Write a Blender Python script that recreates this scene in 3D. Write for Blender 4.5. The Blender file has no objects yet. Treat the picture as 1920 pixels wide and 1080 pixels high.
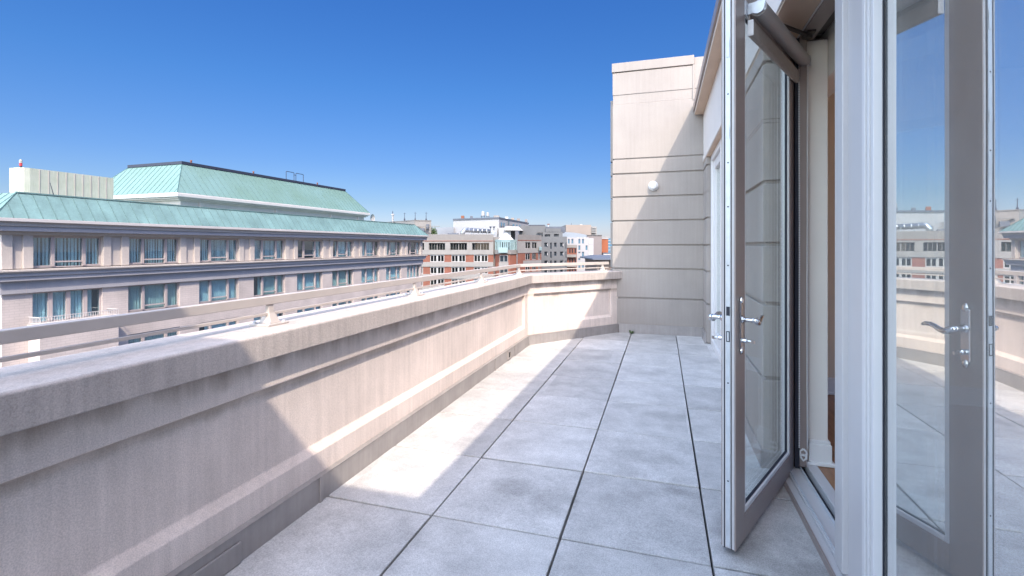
import bpy, math, random
from mathutils import Vector, Matrix, noise
random.seed(7)
R = math.radians
S = bpy.context.scene
COL = S.collection

# ------------------------------------------------------------------ camera, world, sun
TH = R(17.22)                       # terrace axis (+Y) lies this far right of the view axis
H = 1.26                            # eye height above the pavers
cd = bpy.data.cameras.new('camera'); cam = bpy.data.objects.new('camera', cd); COL.objects.link(cam)
cam.location = (0, 0, H); cam.rotation_euler = (R(90), 0, TH)
cd.sensor_width = 36; cd.lens = 17.0; cd.shift_y = -0.0411
cd.clip_start = 0.02; cd.clip_end = 6000
S.camera = cam

SUN = Vector((1.0, -1.58, 2.04)).normalized()          # towards the sun
el = math.asin(SUN.z); az = math.atan2(SUN.x, SUN.y)
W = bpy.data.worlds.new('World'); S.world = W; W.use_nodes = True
nt = W.node_tree; nt.nodes.clear()
sky = nt.nodes.new('ShaderNodeTexSky'); sky.sky_type = 'NISHITA'; sky.sun_disc = False
sky.sun_elevation = el; sky.sun_rotation = az
sky.altitude = 50; sky.air_density = 1.0; sky.dust_density = 0.6; sky.ozone_density = 2.0
bg = nt.nodes.new('ShaderNodeBackground'); bg.inputs[1].default_value = 0.15
wo = nt.nodes.new('ShaderNodeOutputWorld')
# the sky ahead is a clean deep blue; an unseen brighter patch added overhead and behind the camera lifts the shade
gtc = nt.nodes.new('ShaderNodeTexCoord'); gsp = nt.nodes.new('ShaderNodeSeparateXYZ'); nt.links.new(gtc.outputs['Generated'], gsp.inputs[0])
ramp = nt.nodes.new('ShaderNodeValToRGB'); nt.links.new(gsp.outputs[2], ramp.inputs[0])
e_ = ramp.color_ramp.elements
e_[0].position = 0.0; e_[0].color = (0.329,0.320,0.435,1); e_[1].position = .46; e_[1].color = (0.112,0.265,0.485,1)
for p_, c_ in ((.04, (0.272,0.286,0.382,1)), (.085, (0.212,0.253,0.336,1)), (.16, (0.170,0.246,0.368,1)), (.30, (0.131,0.263,0.429,1))):
    q_ = e_.new(p_); q_.color = c_
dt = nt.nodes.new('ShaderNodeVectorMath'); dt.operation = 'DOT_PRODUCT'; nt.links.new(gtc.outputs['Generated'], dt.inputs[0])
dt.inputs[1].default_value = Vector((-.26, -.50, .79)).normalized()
sky_fill = nt.nodes.new('ShaderNodeMapRange'); sky_fill.interpolation_type = 'SMOOTHSTEP'
sky_fill.inputs[1].default_value = .34; sky_fill.inputs[2].default_value = .80; nt.links.new(dt.outputs['Value'], sky_fill.inputs[0])
vt = nt.nodes.new('ShaderNodeMix'); vt.data_type = 'RGBA'; nt.links.new(sky_fill.outputs[0], vt.inputs[0]); nt.links.new(ramp.outputs[0], vt.inputs[6]); vt.inputs[7].default_value = (1, .80, .61, 1)
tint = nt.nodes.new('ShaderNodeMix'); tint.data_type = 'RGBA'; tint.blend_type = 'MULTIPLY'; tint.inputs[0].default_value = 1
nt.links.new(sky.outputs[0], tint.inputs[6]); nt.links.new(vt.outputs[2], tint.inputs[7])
vg = nt.nodes.new('ShaderNodeMapRange'); vg.inputs[3].default_value = 1.0; vg.inputs[4].default_value = 4.8; nt.links.new(sky_fill.outputs[0], vg.inputs[0])
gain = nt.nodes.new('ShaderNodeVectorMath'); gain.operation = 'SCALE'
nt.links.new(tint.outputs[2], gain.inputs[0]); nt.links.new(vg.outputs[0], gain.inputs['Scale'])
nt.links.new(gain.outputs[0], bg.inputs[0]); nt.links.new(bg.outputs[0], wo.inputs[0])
sd = bpy.data.lights.new('sun', 'SUN'); sd.energy = 2.1; sd.angle = R(0.5); sd.color = (1.0, 0.88, 0.74)
so = bpy.data.objects.new('sun', sd); COL.objects.link(so)
so.rotation_euler = (-SUN).to_track_quat('-Z', 'Y').to_euler()
S.view_settings.view_transform = 'Standard'; S.view_settings.look = 'None'
S.view_settings.exposure = 1.28; S.view_settings.gamma = 1.0
S.cycles.max_bounces = 10; S.cycles.diffuse_bounces = 5; S.cycles.transparent_max_bounces = 16
S.cycles.glossy_bounces = 5; S.cycles.transmission_bounces = 8

# ------------------------------------------------------------------ helpers
class MB:
    def __init__(self, fr=None):
        self.v = []; self.f = []; self.fr = fr
    def add(self, vs, fs):
        b = len(self.v)
        for p in vs: self.v.append(tuple(self.fr(*p)) if self.fr else tuple(p))
        for q in fs: self.f.append(tuple(b+i for i in q))
        return self
    def box(self, x0, x1, y0, y1, z0, z1):
        return self.add([(x0,y0,z0),(x1,y0,z0),(x1,y1,z0),(x0,y1,z0),(x0,y0,z1),(x1,y0,z1),(x1,y1,z1),(x0,y1,z1)],
            [(0,3,2,1),(4,5,6,7),(0,1,5,4),(1,2,6,5),(2,3,7,6),(3,0,4,7)])
    def loft(self, rings, caps=True, closed=True):
        n = len(rings[0]); vs = [p for r in rings for p in r]; fs = []
        for i in range(len(rings)-1):
            for j in range(n if closed else n-1):
                k = (j+1) % n
                fs.append((i*n+j, i*n+k, (i+1)*n+k, (i+1)*n+j))
        if caps and closed:
            fs.append(tuple(range(n-1,-1,-1))); b = (len(rings)-1)*n
            fs.append(tuple(b+j for j in range(n)))
        return self.add(vs, fs)
    def tube(self, pts, rad, seg=8, caps=True):
        pts = [Vector(p) for p in pts]
        if not isinstance(rad, (list, tuple)): rad = [rad]*len(pts)
        rings = []; up = None
        for i, p in enumerate(pts):
            t = (pts[min(i+1,len(pts)-1)]-pts[max(i-1,0)]).normalized()
            if up is None:
                up = Vector((0,0,1)) if abs(t.z) < .9 else Vector((1,0,0))
            a = (up - t*up.dot(t)).normalized(); up = a; b = t.cross(a)
            rings.append([tuple(p + (a*math.cos(2*math.pi*j/seg)+b*math.sin(2*math.pi*j/seg))*rad[i]) for j in range(seg)])
        return self.loft(rings, caps)
    def ball(self, c, r, n=6, sq=(1,1,1)):
        rings = []
        for i in range(n+1):
            a = math.pi*i/n; rr = max(r*math.sin(a), 1e-5)
            rings.append([(c[0]+sq[0]*rr*math.cos(2*math.pi*j/(2*n)), c[1]+sq[1]*rr*math.sin(2*math.pi*j/(2*n)), c[2]-sq[2]*r*math.cos(a)) for j in range(2*n)])
        return self.loft(rings, False)
    def wall(self, u0, u1, z0, z1, holes, y0, y1):
        """slab u0..u1 x z0..z1, thickness y0..y1, with rectangular openings (ua,ub,za,zb)"""
        zs = sorted({z0, z1, *[min(max(h[2],z0),z1) for h in holes], *[min(max(h[3],z0),z1) for h in holes]})
        for za, zb in zip(zs, zs[1:]):
            hs = sorted((h[0],h[1]) for h in holes if h[2] <= za+1e-6 and h[3] >= zb-1e-6)
            c = u0
            for a, b in hs:
                if a > c+1e-6: self.box(c, a, y0, y1, za, zb)
                c = max(c, b)
            if c < u1-1e-6: self.box(c, u1, y0, y1, za, zb)
        return self
    def ring(self, x0, x1, z0, z1, w, y0, y1):
        self.box(x0, x0+w, y0, y1, z0, z1); self.box(x1-w, x1, y0, y1, z0, z1)
        self.box(x0+w, x1-w, y0, y1, z0, z0+w); self.box(x0+w, x1-w, y0, y1, z1-w, z1)
        return self
    def build(self, name, mat, parent=None, off=None, bevel=0, smooth=False, seg=2):
        me = bpy.data.meshes.new(name)
        vs = self.v if off is None else [(x-off[0], y-off[1], z-off[2]) for x, y, z in self.v]
        me.from_pydata(vs, [], self.f); me.validate()
        import bmesh
        bm = bmesh.new(); bm.from_mesh(me); bmesh.ops.recalc_face_normals(bm, faces=bm.faces); bm.to_mesh(me); bm.free()
        if smooth:
            for p in me.polygons: p.use_smooth = True
        o = bpy.data.objects.new(name, me); COL.objects.link(o)
        me.materials.append(mat)
        if parent: o.parent = parent
        if bevel:
            m = o.modifiers.new('edge', 'BEVEL'); m.width = bevel; m.segments = seg; m.limit_method = 'ANGLE'; m.angle_limit = R(40)
        return o

def tag(o, label=None, cat=None, group=None, kind=None):
    if label: o['label'] = label
    if cat: o['category'] = cat
    if group: o['group'] = group
    if kind: o['kind'] = kind
    return o
def empty(name, loc=(0,0,0), rz=0):
    o = bpy.data.objects.new(name, None); COL.objects.link(o); o.empty_display_size = .2
    o.location = loc; o.rotation_euler = (0,0,rz); return o

# ------------------------------------------------------------------ materials
def M(name, col, rough=.8, metal=0, var=.0, vs=3.0, fine=0.0, fs=60.0, streak=0.0, bump=0.0, bs=80.0, col2=None, spec=.5, stretch=None):
    """principled with large mottling (var), fine grain, vertical weather streaks and bump"""
    m = bpy.data.materials.new(name); m.use_nodes = True; t = m.node_tree; N = t.nodes; L = t.links
    p = N['Principled BSDF']; p.inputs['Roughness'].default_value = rough; p.inputs['Metallic'].default_value = metal
    p.inputs['Specular IOR Level'].default_value = spec
    p.inputs['Base Color'].default_value = (*col, 1)
    if var or fine or streak or bump:
        tc = N.new('ShaderNodeTexCoord'); co = tc.outputs['Object']
        if stretch:
            mp = N.new('ShaderNodeMapping'); mp.inputs['Scale'].default_value = stretch; L.new(co, mp.inputs[0]); co = mp.outputs[0]
        cur = None
        c = N.new('ShaderNodeMix'); c.data_type = 'RGBA'
        c.inputs[6].default_value = (*[x*(1-var) for x in col], 1); c.inputs[7].default_value = (*(col2 or [min(1,x*(1+var)) for x in col]), 1)
        n = N.new('ShaderNodeTexNoise'); n.inputs['Scale'].default_value = vs; n.inputs['Detail'].default_value = 6; n.inputs['Roughness'].default_value = .62
        L.new(co, n.inputs['Vector'])
        r = N.new('ShaderNodeMapRange'); r.inputs[1].default_value = .32; r.inputs[2].default_value = .68; L.new(n.outputs[0], r.inputs[0]); L.new(r.outputs[0], c.inputs[0])
        cur = c.outputs[2]
        def mulby(fac_out, amt):
            nonlocal cur
            rr = N.new('ShaderNodeMapRange'); rr.inputs[1].default_value = .3; rr.inputs[2].default_value = .7
            rr.inputs[3].default_value = 1-amt; rr.inputs[4].default_value = 1+amt*.6; L.new(fac_out, rr.inputs[0])
            x = N.new('ShaderNodeVectorMath'); x.operation = 'SCALE'; L.new(cur, x.inputs[0]); L.new(rr.outputs[0], x.inputs['Scale']); cur = x.outputs[0]
        if fine:
            g = N.new('ShaderNodeTexNoise'); g.inputs['Scale'].default_value = fs; g.inputs['Detail'].default_value = 3; L.new(co, g.inputs['Vector']); mulby(g.outputs[0], fine)
        if streak:
            mp2 = N.new('ShaderNodeMapping'); mp2.inputs['Scale'].default_value = (16,16,.7); L.new(tc.outputs['Object'], mp2.inputs[0])
            s_ = N.new('ShaderNodeTexNoise'); s_.inputs['Scale'].default_value = 2.2; s_.inputs['Detail'].default_value = 5; L.new(mp2.outputs[0], s_.inputs['Vector']); mulby(s_.outputs[0], streak)
        L.new(cur, p.inputs['Base Color'])
        if bump:
            b = N.new('ShaderNodeBump'); b.inputs['Strength'].default_value = bump; b.inputs['Distance'].default_value = .003
            bn = N.new('ShaderNodeTexNoise'); bn.inputs['Scale'].default_value = bs; bn.inputs['Detail'].default_value = 4; L.new(co, bn.inputs['Vector'])
            L.new(bn.outputs[0], b.inputs['Height']); L.new(b.outputs[0], p.inputs['Normal'])
    return m

def brick(name, c1, c2, mortar, bw=.22, rh=.075, ms=.012, bump=.3):
    m = bpy.data.materials.new(name); m.use_nodes = True; t = m.node_tree; N = t.nodes; L = t.links; p = N['Principled BSDF']
    p.inputs['Roughness'].default_value = .85
    tc = N.new('ShaderNodeTexCoord'); s = N.new('ShaderNodeSeparateXYZ'); L.new(tc.outputs['Object'], s.inputs[0])
    a = N.new('ShaderNodeMath'); a.operation = 'ADD'; L.new(s.outputs[0], a.inputs[0]); L.new(s.outputs[1], a.inputs[1])
    cb = N.new('ShaderNodeCombineXYZ'); L.new(a.outputs[0], cb.inputs[0]); L.new(s.outputs[2], cb.inputs[1])
    b = N.new('ShaderNodeTexBrick'); L.new(cb.outputs[0], b.inputs['Vector'])
    b.inputs['Color1'].default_value = (*c1,1); b.inputs['Color2'].default_value = (*c2,1); b.inputs['Mortar'].default_value = (*mortar,1)
    b.inputs['Scale'].default_value = 1; b.inputs['Brick Width'].default_value = bw; b.inputs['Row Height'].default_value = rh; b.inputs['Mortar Size'].default_value = ms
    n = N.new('ShaderNodeTexNoise'); n.inputs['Scale'].default_value = .6; n.inputs['Detail'].default_value = 5; L.new(tc.outputs['Object'], n.inputs['Vector'])
    r = N.new('ShaderNodeMapRange'); r.inputs[1].default_value = .3; r.inputs[2].default_value = .7; r.inputs[3].default_value = .85; r.inputs[4].default_value = 1.12; L.new(n.outputs[0], r.inputs[0])
    x = N.new('ShaderNodeVectorMath'); x.operation = 'SCALE'; L.new(b.outputs[0], x.inputs[0]); L.new(r.outputs[0], x.inputs['Scale'])
    L.new(x.outputs[0], p.inputs['Base Color'])
    return m

def glass(name, tint=(1,1,1), lo=.05, hi=1.0, mid=None, rough=0.0, haze=0, wave=0):
    """thin architectural glass: transparent + glossy by facing angle"""
    m = bpy.data.materials.new(name); m.use_nodes = True; t = m.node_tree; N = t.nodes; L = t.links; N.clear()
    o = N.new('ShaderNodeOutputMaterial'); mx = N.new('ShaderNodeMixShader')
    tr = N.new('ShaderNodeBsdfTransparent'); tr.inputs[0].default_value = (*tint,1)
    gl = N.new('ShaderNodeBsdfGlossy'); gl.inputs['Roughness'].default_value = rough; gl.inputs[0].default_value = (1,1,1,1)
    lw = N.new('ShaderNodeLayerWeight'); lw.inputs['Blend'].default_value = .5
    cr = N.new('ShaderNodeValToRGB'); e = cr.color_ramp.elements
    e[0].position = 0; e[0].color = (lo,lo,lo,1); e[1].position = 1; e[1].color = (hi,hi,hi,1)
    if mid:
        q = cr.color_ramp.elements.new(mid[0]); q.color = (mid[1],)*3+(1,)
    L.new(lw.outputs['Facing'], cr.inputs[0]); L.new(cr.outputs[0], mx.inputs[0]); L.new(tr.outputs[0], mx.inputs[1]); L.new(gl.outputs[0], mx.inputs[2])
    if wave:
        tc = N.new('ShaderNodeTexCoord'); n = N.new('ShaderNodeTexNoise'); n.inputs['Scale'].default_value = 1.3; n.inputs['Detail'].default_value = 1; L.new(tc.outputs['Object'], n.inputs['Vector'])
        b = N.new('ShaderNodeBump'); b.inputs['Strength'].default_value = 1; b.inputs['Distance'].default_value = wave; L.new(n.outputs[0], b.inputs['Height']); L.new(b.outputs[0], gl.inputs['Normal'])
    if haze:  # pale patchy haze added on the glass, standing in for room light behind
        tc = N.new('ShaderNodeTexCoord'); n = N.new('ShaderNodeTexNoise'); n.inputs['Scale'].default_value = 3; n.inputs['Detail'].default_value = 8; n.inputs['Roughness'].default_value = .7; L.new(tc.outputs['Object'], n.inputs['Vector'])
        r = N.new('ShaderNodeMapRange'); r.inputs[1].default_value = .3; r.inputs[2].default_value = .75; r.inputs[3].default_value = haze*.7; r.inputs[4].default_value = haze*1.4; L.new(n.outputs[0], r.inputs[0])
        df = N.new('ShaderNodeBsdfDiffuse'); df.inputs[0].default_value = (.85,.85,.82,1); m2 = N.new('ShaderNodeMixShader'); L.new(r.outputs[0], m2.inputs[0]); L.new(mx.outputs[0], m2.inputs[1]); L.new(df.outputs[0], m2.inputs[2]); mx = m2
    L.new(mx.outputs[0], o.inputs[0]); return m

def add_stain(m, zlo, zhi, col, amt):
    """irregular weather stain running down from a ledge"""
    t = m.node_tree; N = t.nodes; L = t.links; p = N['Principled BSDF']; src = p.inputs['Base Color'].links[0].from_socket
    tc = N.new('ShaderNodeTexCoord'); mp = N.new('ShaderNodeMapping'); mp.inputs['Scale'].default_value = (4,4,.8); L.new(tc.outputs['Object'], mp.inputs[0])
    n = N.new('ShaderNodeTexNoise'); n.inputs['Scale'].default_value = 1.6; n.inputs['Detail'].default_value = 8; n.inputs['Roughness'].default_value = .65; L.new(mp.outputs[0], n.inputs['Vector'])
    sp = N.new('ShaderNodeSeparateXYZ'); L.new(tc.outputs['Object'], sp.inputs[0])
    h = N.new('ShaderNodeMapRange'); h.inputs[1].default_value = zlo; h.inputs[2].default_value = zhi; L.new(sp.outputs[2], h.inputs[0])
    top = N.new('ShaderNodeMath'); top.operation = 'LESS_THAN'; top.inputs[1].default_value = zhi+.012; L.new(sp.outputs[2], top.inputs[0])
    a = N.new('ShaderNodeMath'); a.operation = 'MULTIPLY_ADD'; a.inputs[1].default_value = .55; L.new(h.outputs[0], a.inputs[0]); L.new(n.outputs[0], a.inputs[2])
    r = N.new('ShaderNodeMapRange'); r.inputs[1].default_value = .72; r.inputs[2].default_value = 1.05; r.inputs[4].default_value = amt; L.new(a.outputs[0], r.inputs[0])
    x = N.new('ShaderNodeMath'); x.operation = 'MULTIPLY'; L.new(r.outputs[0], x.inputs[0]); L.new(top.outputs[0], x.inputs[1])
    mi = N.new('ShaderNodeMix'); mi.data_type = 'RGBA'; L.new(x.outputs[0], mi.inputs[0]); L.new(src, mi.inputs[6]); mi.inputs[7].default_value = (*col,1)
    L.new(mi.outputs[2], p.inputs['Base Color'])

def paver_mat():
    m = bpy.data.materials.new('paver_concrete'); m.use_nodes = True; t = m.node_tree; N = t.nodes; L = t.links; p = N['Principled BSDF']
    p.inputs['Roughness'].default_value = .82
    tc = N.new('ShaderNodeTexCoord')
    # a tone for every slab (position snapped to the slab grid)
    ad = N.new('ShaderNodeVectorMath'); ad.operation = 'ADD'; ad.inputs[1].default_value = (1.64, -.119+6.45, 0); L.new(tc.outputs['Object'], ad.inputs[0])
    sn = N.new('ShaderNodeVectorMath'); sn.operation = 'SNAP'; sn.inputs[1].default_value = (.61, .645, 10); L.new(ad.outputs[0], sn.inputs[0])
    wn = N.new('ShaderNodeTexWhiteNoise'); L.new(sn.outputs[0], wn.inputs[0])
    def noise_(sc, det, ro, lo, hi, a, b):
        n = N.new('ShaderNodeTexNoise'); n.inputs['Scale'].default_value = sc; n.inputs['Detail'].default_value = det; n.inputs['Roughness'].default_value = ro
        of = N.new('ShaderNodeVectorMath'); of.operation = 'MULTIPLY_ADD'; of.inputs[1].default_value = (9.7, 5.3, 0); L.new(wn.outputs['Value'], of.inputs[0]); L.new(tc.outputs['Object'], of.inputs[2])
        L.new(of.outputs[0], n.inputs['Vector'])
        r = N.new('ShaderNodeMapRange'); r.inputs[1].default_value = lo; r.inputs[2].default_value = hi; r.inputs[3].default_value = a; r.inputs[4].default_value = b
        L.new(n.outputs[0], r.inputs[0]); return r.outputs[0]
    fs = [noise_(4.5, 7, .70, .36, .66, .80, 1.10), noise_(190, 2, .5, .3, .7, .78, 1.18), noise_(45, 4, .6, .3, .7, .93, 1.06), noise_(1.7, 5, .6, .42, .62, .93, 1.03)]
    r = N.new('ShaderNodeMapRange'); r.inputs[3].default_value = .86; r.inputs[4].default_value = 1.08; L.new(wn.outputs['Value'], r.inputs[0]); fs.append(r.outputs[0])
    # damp blotches at fixed spots
    for (x, y, sx, sy, amt) in [(-.74,2.42,.13,.09,.22),(-.52,2.34,.10,.17,.24),(.1,2.62,.12,.05,.2),(-.1,3.0,.2,.12,.14),(.0,3.75,.22,.1,.14),(-.75,5.5,.25,.1,.14),(-.1,5.0,.3,.12,.12),(.32,2.30,.10,.22,.26),(.52,1.95,.22,.34,.36),(.36,1.72,.14,.2,.25),(-1.1,1.75,.16,.25,.12),(-.2,1.45,.5,.2,.14),(-.9,4.35,.35,.1,.10)]:
        mp = N.new('ShaderNodeMapping'); mp.vector_type = 'TEXTURE'; mp.inputs['Location'].default_value = (x,y,0); mp.inputs['Scale'].default_value = (sx,sy,1)
        nn = N.new('ShaderNodeTexNoise'); nn.inputs['Scale'].default_value = 9; nn.inputs['Detail'].default_value = 5
        L.new(tc.outputs['Object'], nn.inputs['Vector']); L.new(tc.outputs['Object'], mp.inputs[0])
        wv = N.new('ShaderNodeVectorMath'); wv.operation = 'MULTIPLY_ADD'; wv.inputs[1].default_value = (1.9,1.9,0); L.new(nn.outputs['Color'], wv.inputs[0])
        sub = N.new('ShaderNodeVectorMath'); sub.operation = 'SUBTRACT'; sub.inputs[1].default_value = (.95,.95,0); L.new(mp.outputs[0], sub.inputs[0]); L.new(sub.outputs[0], wv.inputs[2])
        ln = N.new('ShaderNodeVectorMath'); ln.operation = 'LENGTH'; L.new(wv.outputs[0], ln.inputs[0])
        r = N.new('ShaderNodeMapRange'); r.inputs[1].default_value = .55; r.inputs[2].default_value = 1.25; r.inputs[3].default_value = 1-amt; r.inputs[4].default_value = 1; L.new(ln.outputs['Value'], r.inputs[0]); fs.append(r.outputs[0])
    cur = None
    for f in fs:
        if cur is None: cur = f; continue
        x = N.new('ShaderNodeMath'); x.operation = 'MULTIPLY'; L.new(cur, x.inputs[0]); L.new(f, x.inputs[1]); cur = x.outputs[0]
    sc = N.new('ShaderNodeVectorMath'); sc.operation = 'SCALE'; sc.inputs[0].default_value = (.53,.515,.505); L.new(cur, sc.inputs['Scale'])
    L.new(sc.outputs[0], p.inputs['Base Color'])
    b = N.new('ShaderNodeBump'); b.inputs['Strength'].default_value = .35; b.inputs['Distance'].default_value = .002
    bn = N.new('ShaderNodeTexNoise'); bn.inputs['Scale'].default_value = 220; L.new(tc.outputs['Object'], bn.inputs['Vector']); L.new(bn.outputs[0], b.inputs['Height']); L.new(b.outputs[0], p.inputs['Normal'])
    return m

mt = dict(
 paver = paver_mat(),
 membrane = M('roof_membrane', (.03,.03,.035), .9),
 parapet = M('cast_stone', (.71,.61,.555), .88, var=.11, vs=2.0, fine=.20, fs=230, streak=.09, bump=.5, bs=90),
 coping = M('coping_stone', (.49,.43,.395), .88, var=.10, vs=3, fine=.19, fs=260, streak=.12, bump=.6, bs=90),
 limestone = M('limestone', (.32,.287,.263), .85, var=.08, vs=1.3, fine=.06, fs=90, streak=.05, bump=.2, bs=70),
 stucco = M('painted_stucco', (.66,.615,.58), .85, var=.05, vs=1.5, fine=.04, fs=120, bump=.2, bs=150),
 flash = M('painted_flashing', (.33,.305,.295), .45, .2, var=.12, vs=5, streak=.08),
 sealant = M('sealant', (.32,.29,.27), .7, var=.1),
 rail = M('painted_rail', (0.470, 0.420, 0.385), .5, var=.05, vs=6),
 dark = M('dark_void', (.01,.01,.012), .9),
 bronze = M('bronze_aluminium', (.30,.245,.225), .38, .15, var=.06, vs=4),
 darkbronze = M('dark_bronze_track', (.07,.06,.058), .4, .4),
 lav = M('lavender_grey_aluminium', (.54,.525,.53), .42, .05, var=.03, vs=3),
 white = M('white_aluminium', (.66,.65,.65), .4, .05, var=.02),
 steel = M('zinc_steel', (.55,.58,.62), .36, .25, var=.08, vs=20),
 chrome = M('satin_chrome', (.70,.71,.73), .18, 1.0),
 gasket = M('rubber_gasket', (.015,.017,.03), .6),
 blindtube = M('blind_cassette', (.33,.32,.315), .45, .1),
 soffit = M('bounce_tan_soffit', (.60,.46,.35), .85, var=.05, vs=3),  # warm bounce off the sunlit floor is put into this tan
 warmlit = M('warm_lit_room_paint', (.80,.66,.50), .85, var=.02),  # warm lamplight on the far room wall is put into its colour
 fabric = M('blind_fabric', (.30,.27,.24), .9, var=.08, vs=40, fine=.1, fs=300),
 plastic = M('white_plastic', (.72,.72,.72), .4),
 wallpaint = M('room_paint', (.80,.76,.70), .8, var=.02),
 trim = M('white_trim_paint', (.8,.79,.77), .45),
 ceiling = M('ceiling_paint', (.75,.72,.68), .9),
 wood = M('wood_floor', (.30,.14,.065), .35, var=.25, vs=6, fine=.12, fs=40, stretch=(8,.8,1)),
 leafy = M('leaf_green', (.07,.12,.03), .6, var=.3, vs=2),
 clear = glass('clear_glass', (.93,.96,.95), .04, .55, (.75,.10), haze=.05),
 coated = glass('coated_glass', (.84,.90,.89), .28, .97, (.55,.64), haze=.08, wave=.0006),
 winglass = glass('tinted_window_glass', (.74,.87,.91), .10, .8, (.6,.18)),
 farglass = glass('far_window_glass', (.5,.55,.55), .06, .7, (.6,.15)),
 asphalt = M('asphalt', (.05,.05,.052), .95, var=.2, vs=.05),
 copper = M('copper_patina', (.15,.255,.25), .7, var=.20, vs=.7, fine=.10, fs=9, streak=.16),
 copper2 = M('copper_patina_seam', (.06,.13,.13), .7),
 copperg = M('copper_patina_green', (.15,.255,.21), .7, var=.14, vs=.25, fine=.10, fs=8, streak=.16, col2=(.155,.265,.255)),
 hstone = M('hotel_precast', (.485,.435,.395), .85, var=.07, vs=.5, fine=.05, fs=8, streak=.05),
 hband = M('hotel_grey_band', (.36,.35,.365), .8, var=.06, vs=.7, streak=.06),
 hbrick = brick('hotel_pale_brick', (.54,.475,.44), (.52,.455,.42), (.46,.405,.375), .42, .14, .014),
 hframe = M('hotel_window_frame', (.42,.36,.345), .6),
 gutter = M('hotel_gutter', (.56,.53,.51), .6, var=.05, vs=.8),
 curtain = M('pale_curtain', (.80,.82,.81), .9, var=.05),
 curtaing = M('grey_green_curtain', (.58,.62,.59), .9, var=.06), curtainb = M('cream_curtain', (.74,.71,.64), .9, var=.05),
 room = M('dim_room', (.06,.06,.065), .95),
 navy = M('dark_roof_edge', (.03,.035,.06), .6),
 palegreen = M('weathered_screen', (.44,.47,.37), .7, var=.06, vs=1.2, streak=.13, col2=(.49,.50,.43)),
 red = M('red_paint', (.45,.04,.05), .5),
 rust = M('terracotta_vent', (0.200, 0.075, 0.045), .8),
 bbrick = brick('red_brick', (.225,.075,.047), (.19,.064,.04), (.21,.115,.085), .45, .15, .012),
 bconc = M('pale_concrete', (0.250, 0.238, 0.225), .85, var=.08, vs=.5, streak=.10),
 bparap = M('taupe_concrete', (0.200, 0.188, 0.178), .85, var=.07, vs=.6, streak=.10),
 bwhite = M('white_window_frame', (0.360, 0.355, 0.345), .6),
 teal = M('pale_teal_metal', (0.250, 0.345, 0.350), .5),
 wroof = M('white_membrane', (0.420, 0.420, 0.420), .6),
 wwall = M('white_render', (0.370, 0.365, 0.370), .8, var=.03, vs=.2, streak=.04),
 gconc = M('grey_concrete', (0.125, 0.128, 0.132), .85, var=.08, vs=.4, streak=.08),
 dkglass = M('dark_window', (.02,.03,.04), .15),
 beige = M('beige_render', (0.270, 0.225, 0.195), .85, var=.04, vs=.2),
 taupe = M('taupe_render', (0.215, 0.185, 0.178), .85, var=.04, vs=.2),
 orange = M('orange_cladding', (0.290, 0.085, 0.035), .7, var=.06, vs=.3),
 blueglass = M('blue_glass', (.10,.20,.28), .1),
 slate = M('slate_roof', (0.095, 0.108, 0.135), .7, var=.1, vs=.6),
 brownwall = M('brown_wall', (0.170, 0.130, 0.110), .85, var=.1, vs=.5),
 galv = M('galvanised_duct', (0.450, 0.470, 0.490), .3, .8),
 bark = M('bark', (.08,.055,.04), .9),
)

add_stain(mt['parapet'], .66, .79, (.27,.205,.16), .75); add_stain(mt['parapet'], .56, .632, (.28,.215,.165), .6)
# ------------------------------------------------------------------ ground far below
GZ = -27.0
g = MB().box(-2600, 2600, -2600, 2600, GZ-.2, GZ).build('street_ground', mt['asphalt']); tag(g, kind='structure')

# ------------------------------------------------------------------ terrace floor
XJ = [-1.64, -1.03, -.42, .19, .80]
YJ = [.119 + .645*k for k in range(-5, 13)]
f = MB()
rnd = random.Random(3)
for i in range(4):
    for a, b in zip(YJ, YJ[1:]):
        dz = rnd.uniform(-.0022, .0022); t1 = rnd.uniform(-.0012,.0012); j = rnd.uniform(-.0015,.0015)
        x0, x1, y0, y1 = XJ[i]+.0048+j, XJ[i+1]-.0048+j, a+.0055, b-.0055
        f.add([(x0,y0,-.045),(x1,y0,-.045),(x1,y1,-.045),(x0,y1,-.045),(x0,y0,dz-t1),(x1,y0,dz+t1),(x1,y1,dz+t1),(x0,y1,dz-t1)],
              [(0,3,2,1),(4,5,6,7),(0,1,5,4),(1,2,6,5),(2,3,7,6),(3,0,4,7)])
fl = f.build('terrace_floor', mt['paver'], bevel=.0035); tag(fl, kind='structure')
mb = MB().box(-1.66, .84, -3.2, 7.9, -.4, -.05).build('roof_deck', mt['membrane']); tag(mb, kind='structure')

# ------------------------------------------------------------------ parapet wall
PX = -1.63
PC = Vector((PX, 5.93)); PE = Vector((-.60, 7.235)); PS = Vector((PX, -3.0))
d2 = (PE-PC).normalized()
n1 = Vector((-1, 0)); n2 = Vector((-d2.y, d2.x))           # outward normals
mit = (n1+n2).normalized(); mit = mit / mit.dot(n1)
def sweep(mbd, prof, stations):
    rings = []
    for p, n in stations:
        rings.append([(p.x+n.x*o, p.y+n.y*o, z) for o, z in prof])
    return mbd.loft(rings)
rec = [(0,-.5),(0,.235),(.034,.268),(.034,.612),(.026,.634),(0,.646),(0,.788),(.25,.788),(.25,-.5)]
pla = [(0,-.5),(0,.788),(.25,.788),(.25,-.5)]
parapet = empty('parapet_wall', (PX, 2.5, 0))
tag(parapet, 'weathered cast stone parapet wall with thick coping along the left of the terrace', 'parapet')
po = (PX, 2.5, 0)
ds = PC - Vector((0,.13)); L2 = (PE-PC).length
w = MB()
sweep(w, rec, [(PS,n1),(ds,n1)]); sweep(w, pla, [(ds,n1),(PC,mit),(PC+d2*.10,n2)])
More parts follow.
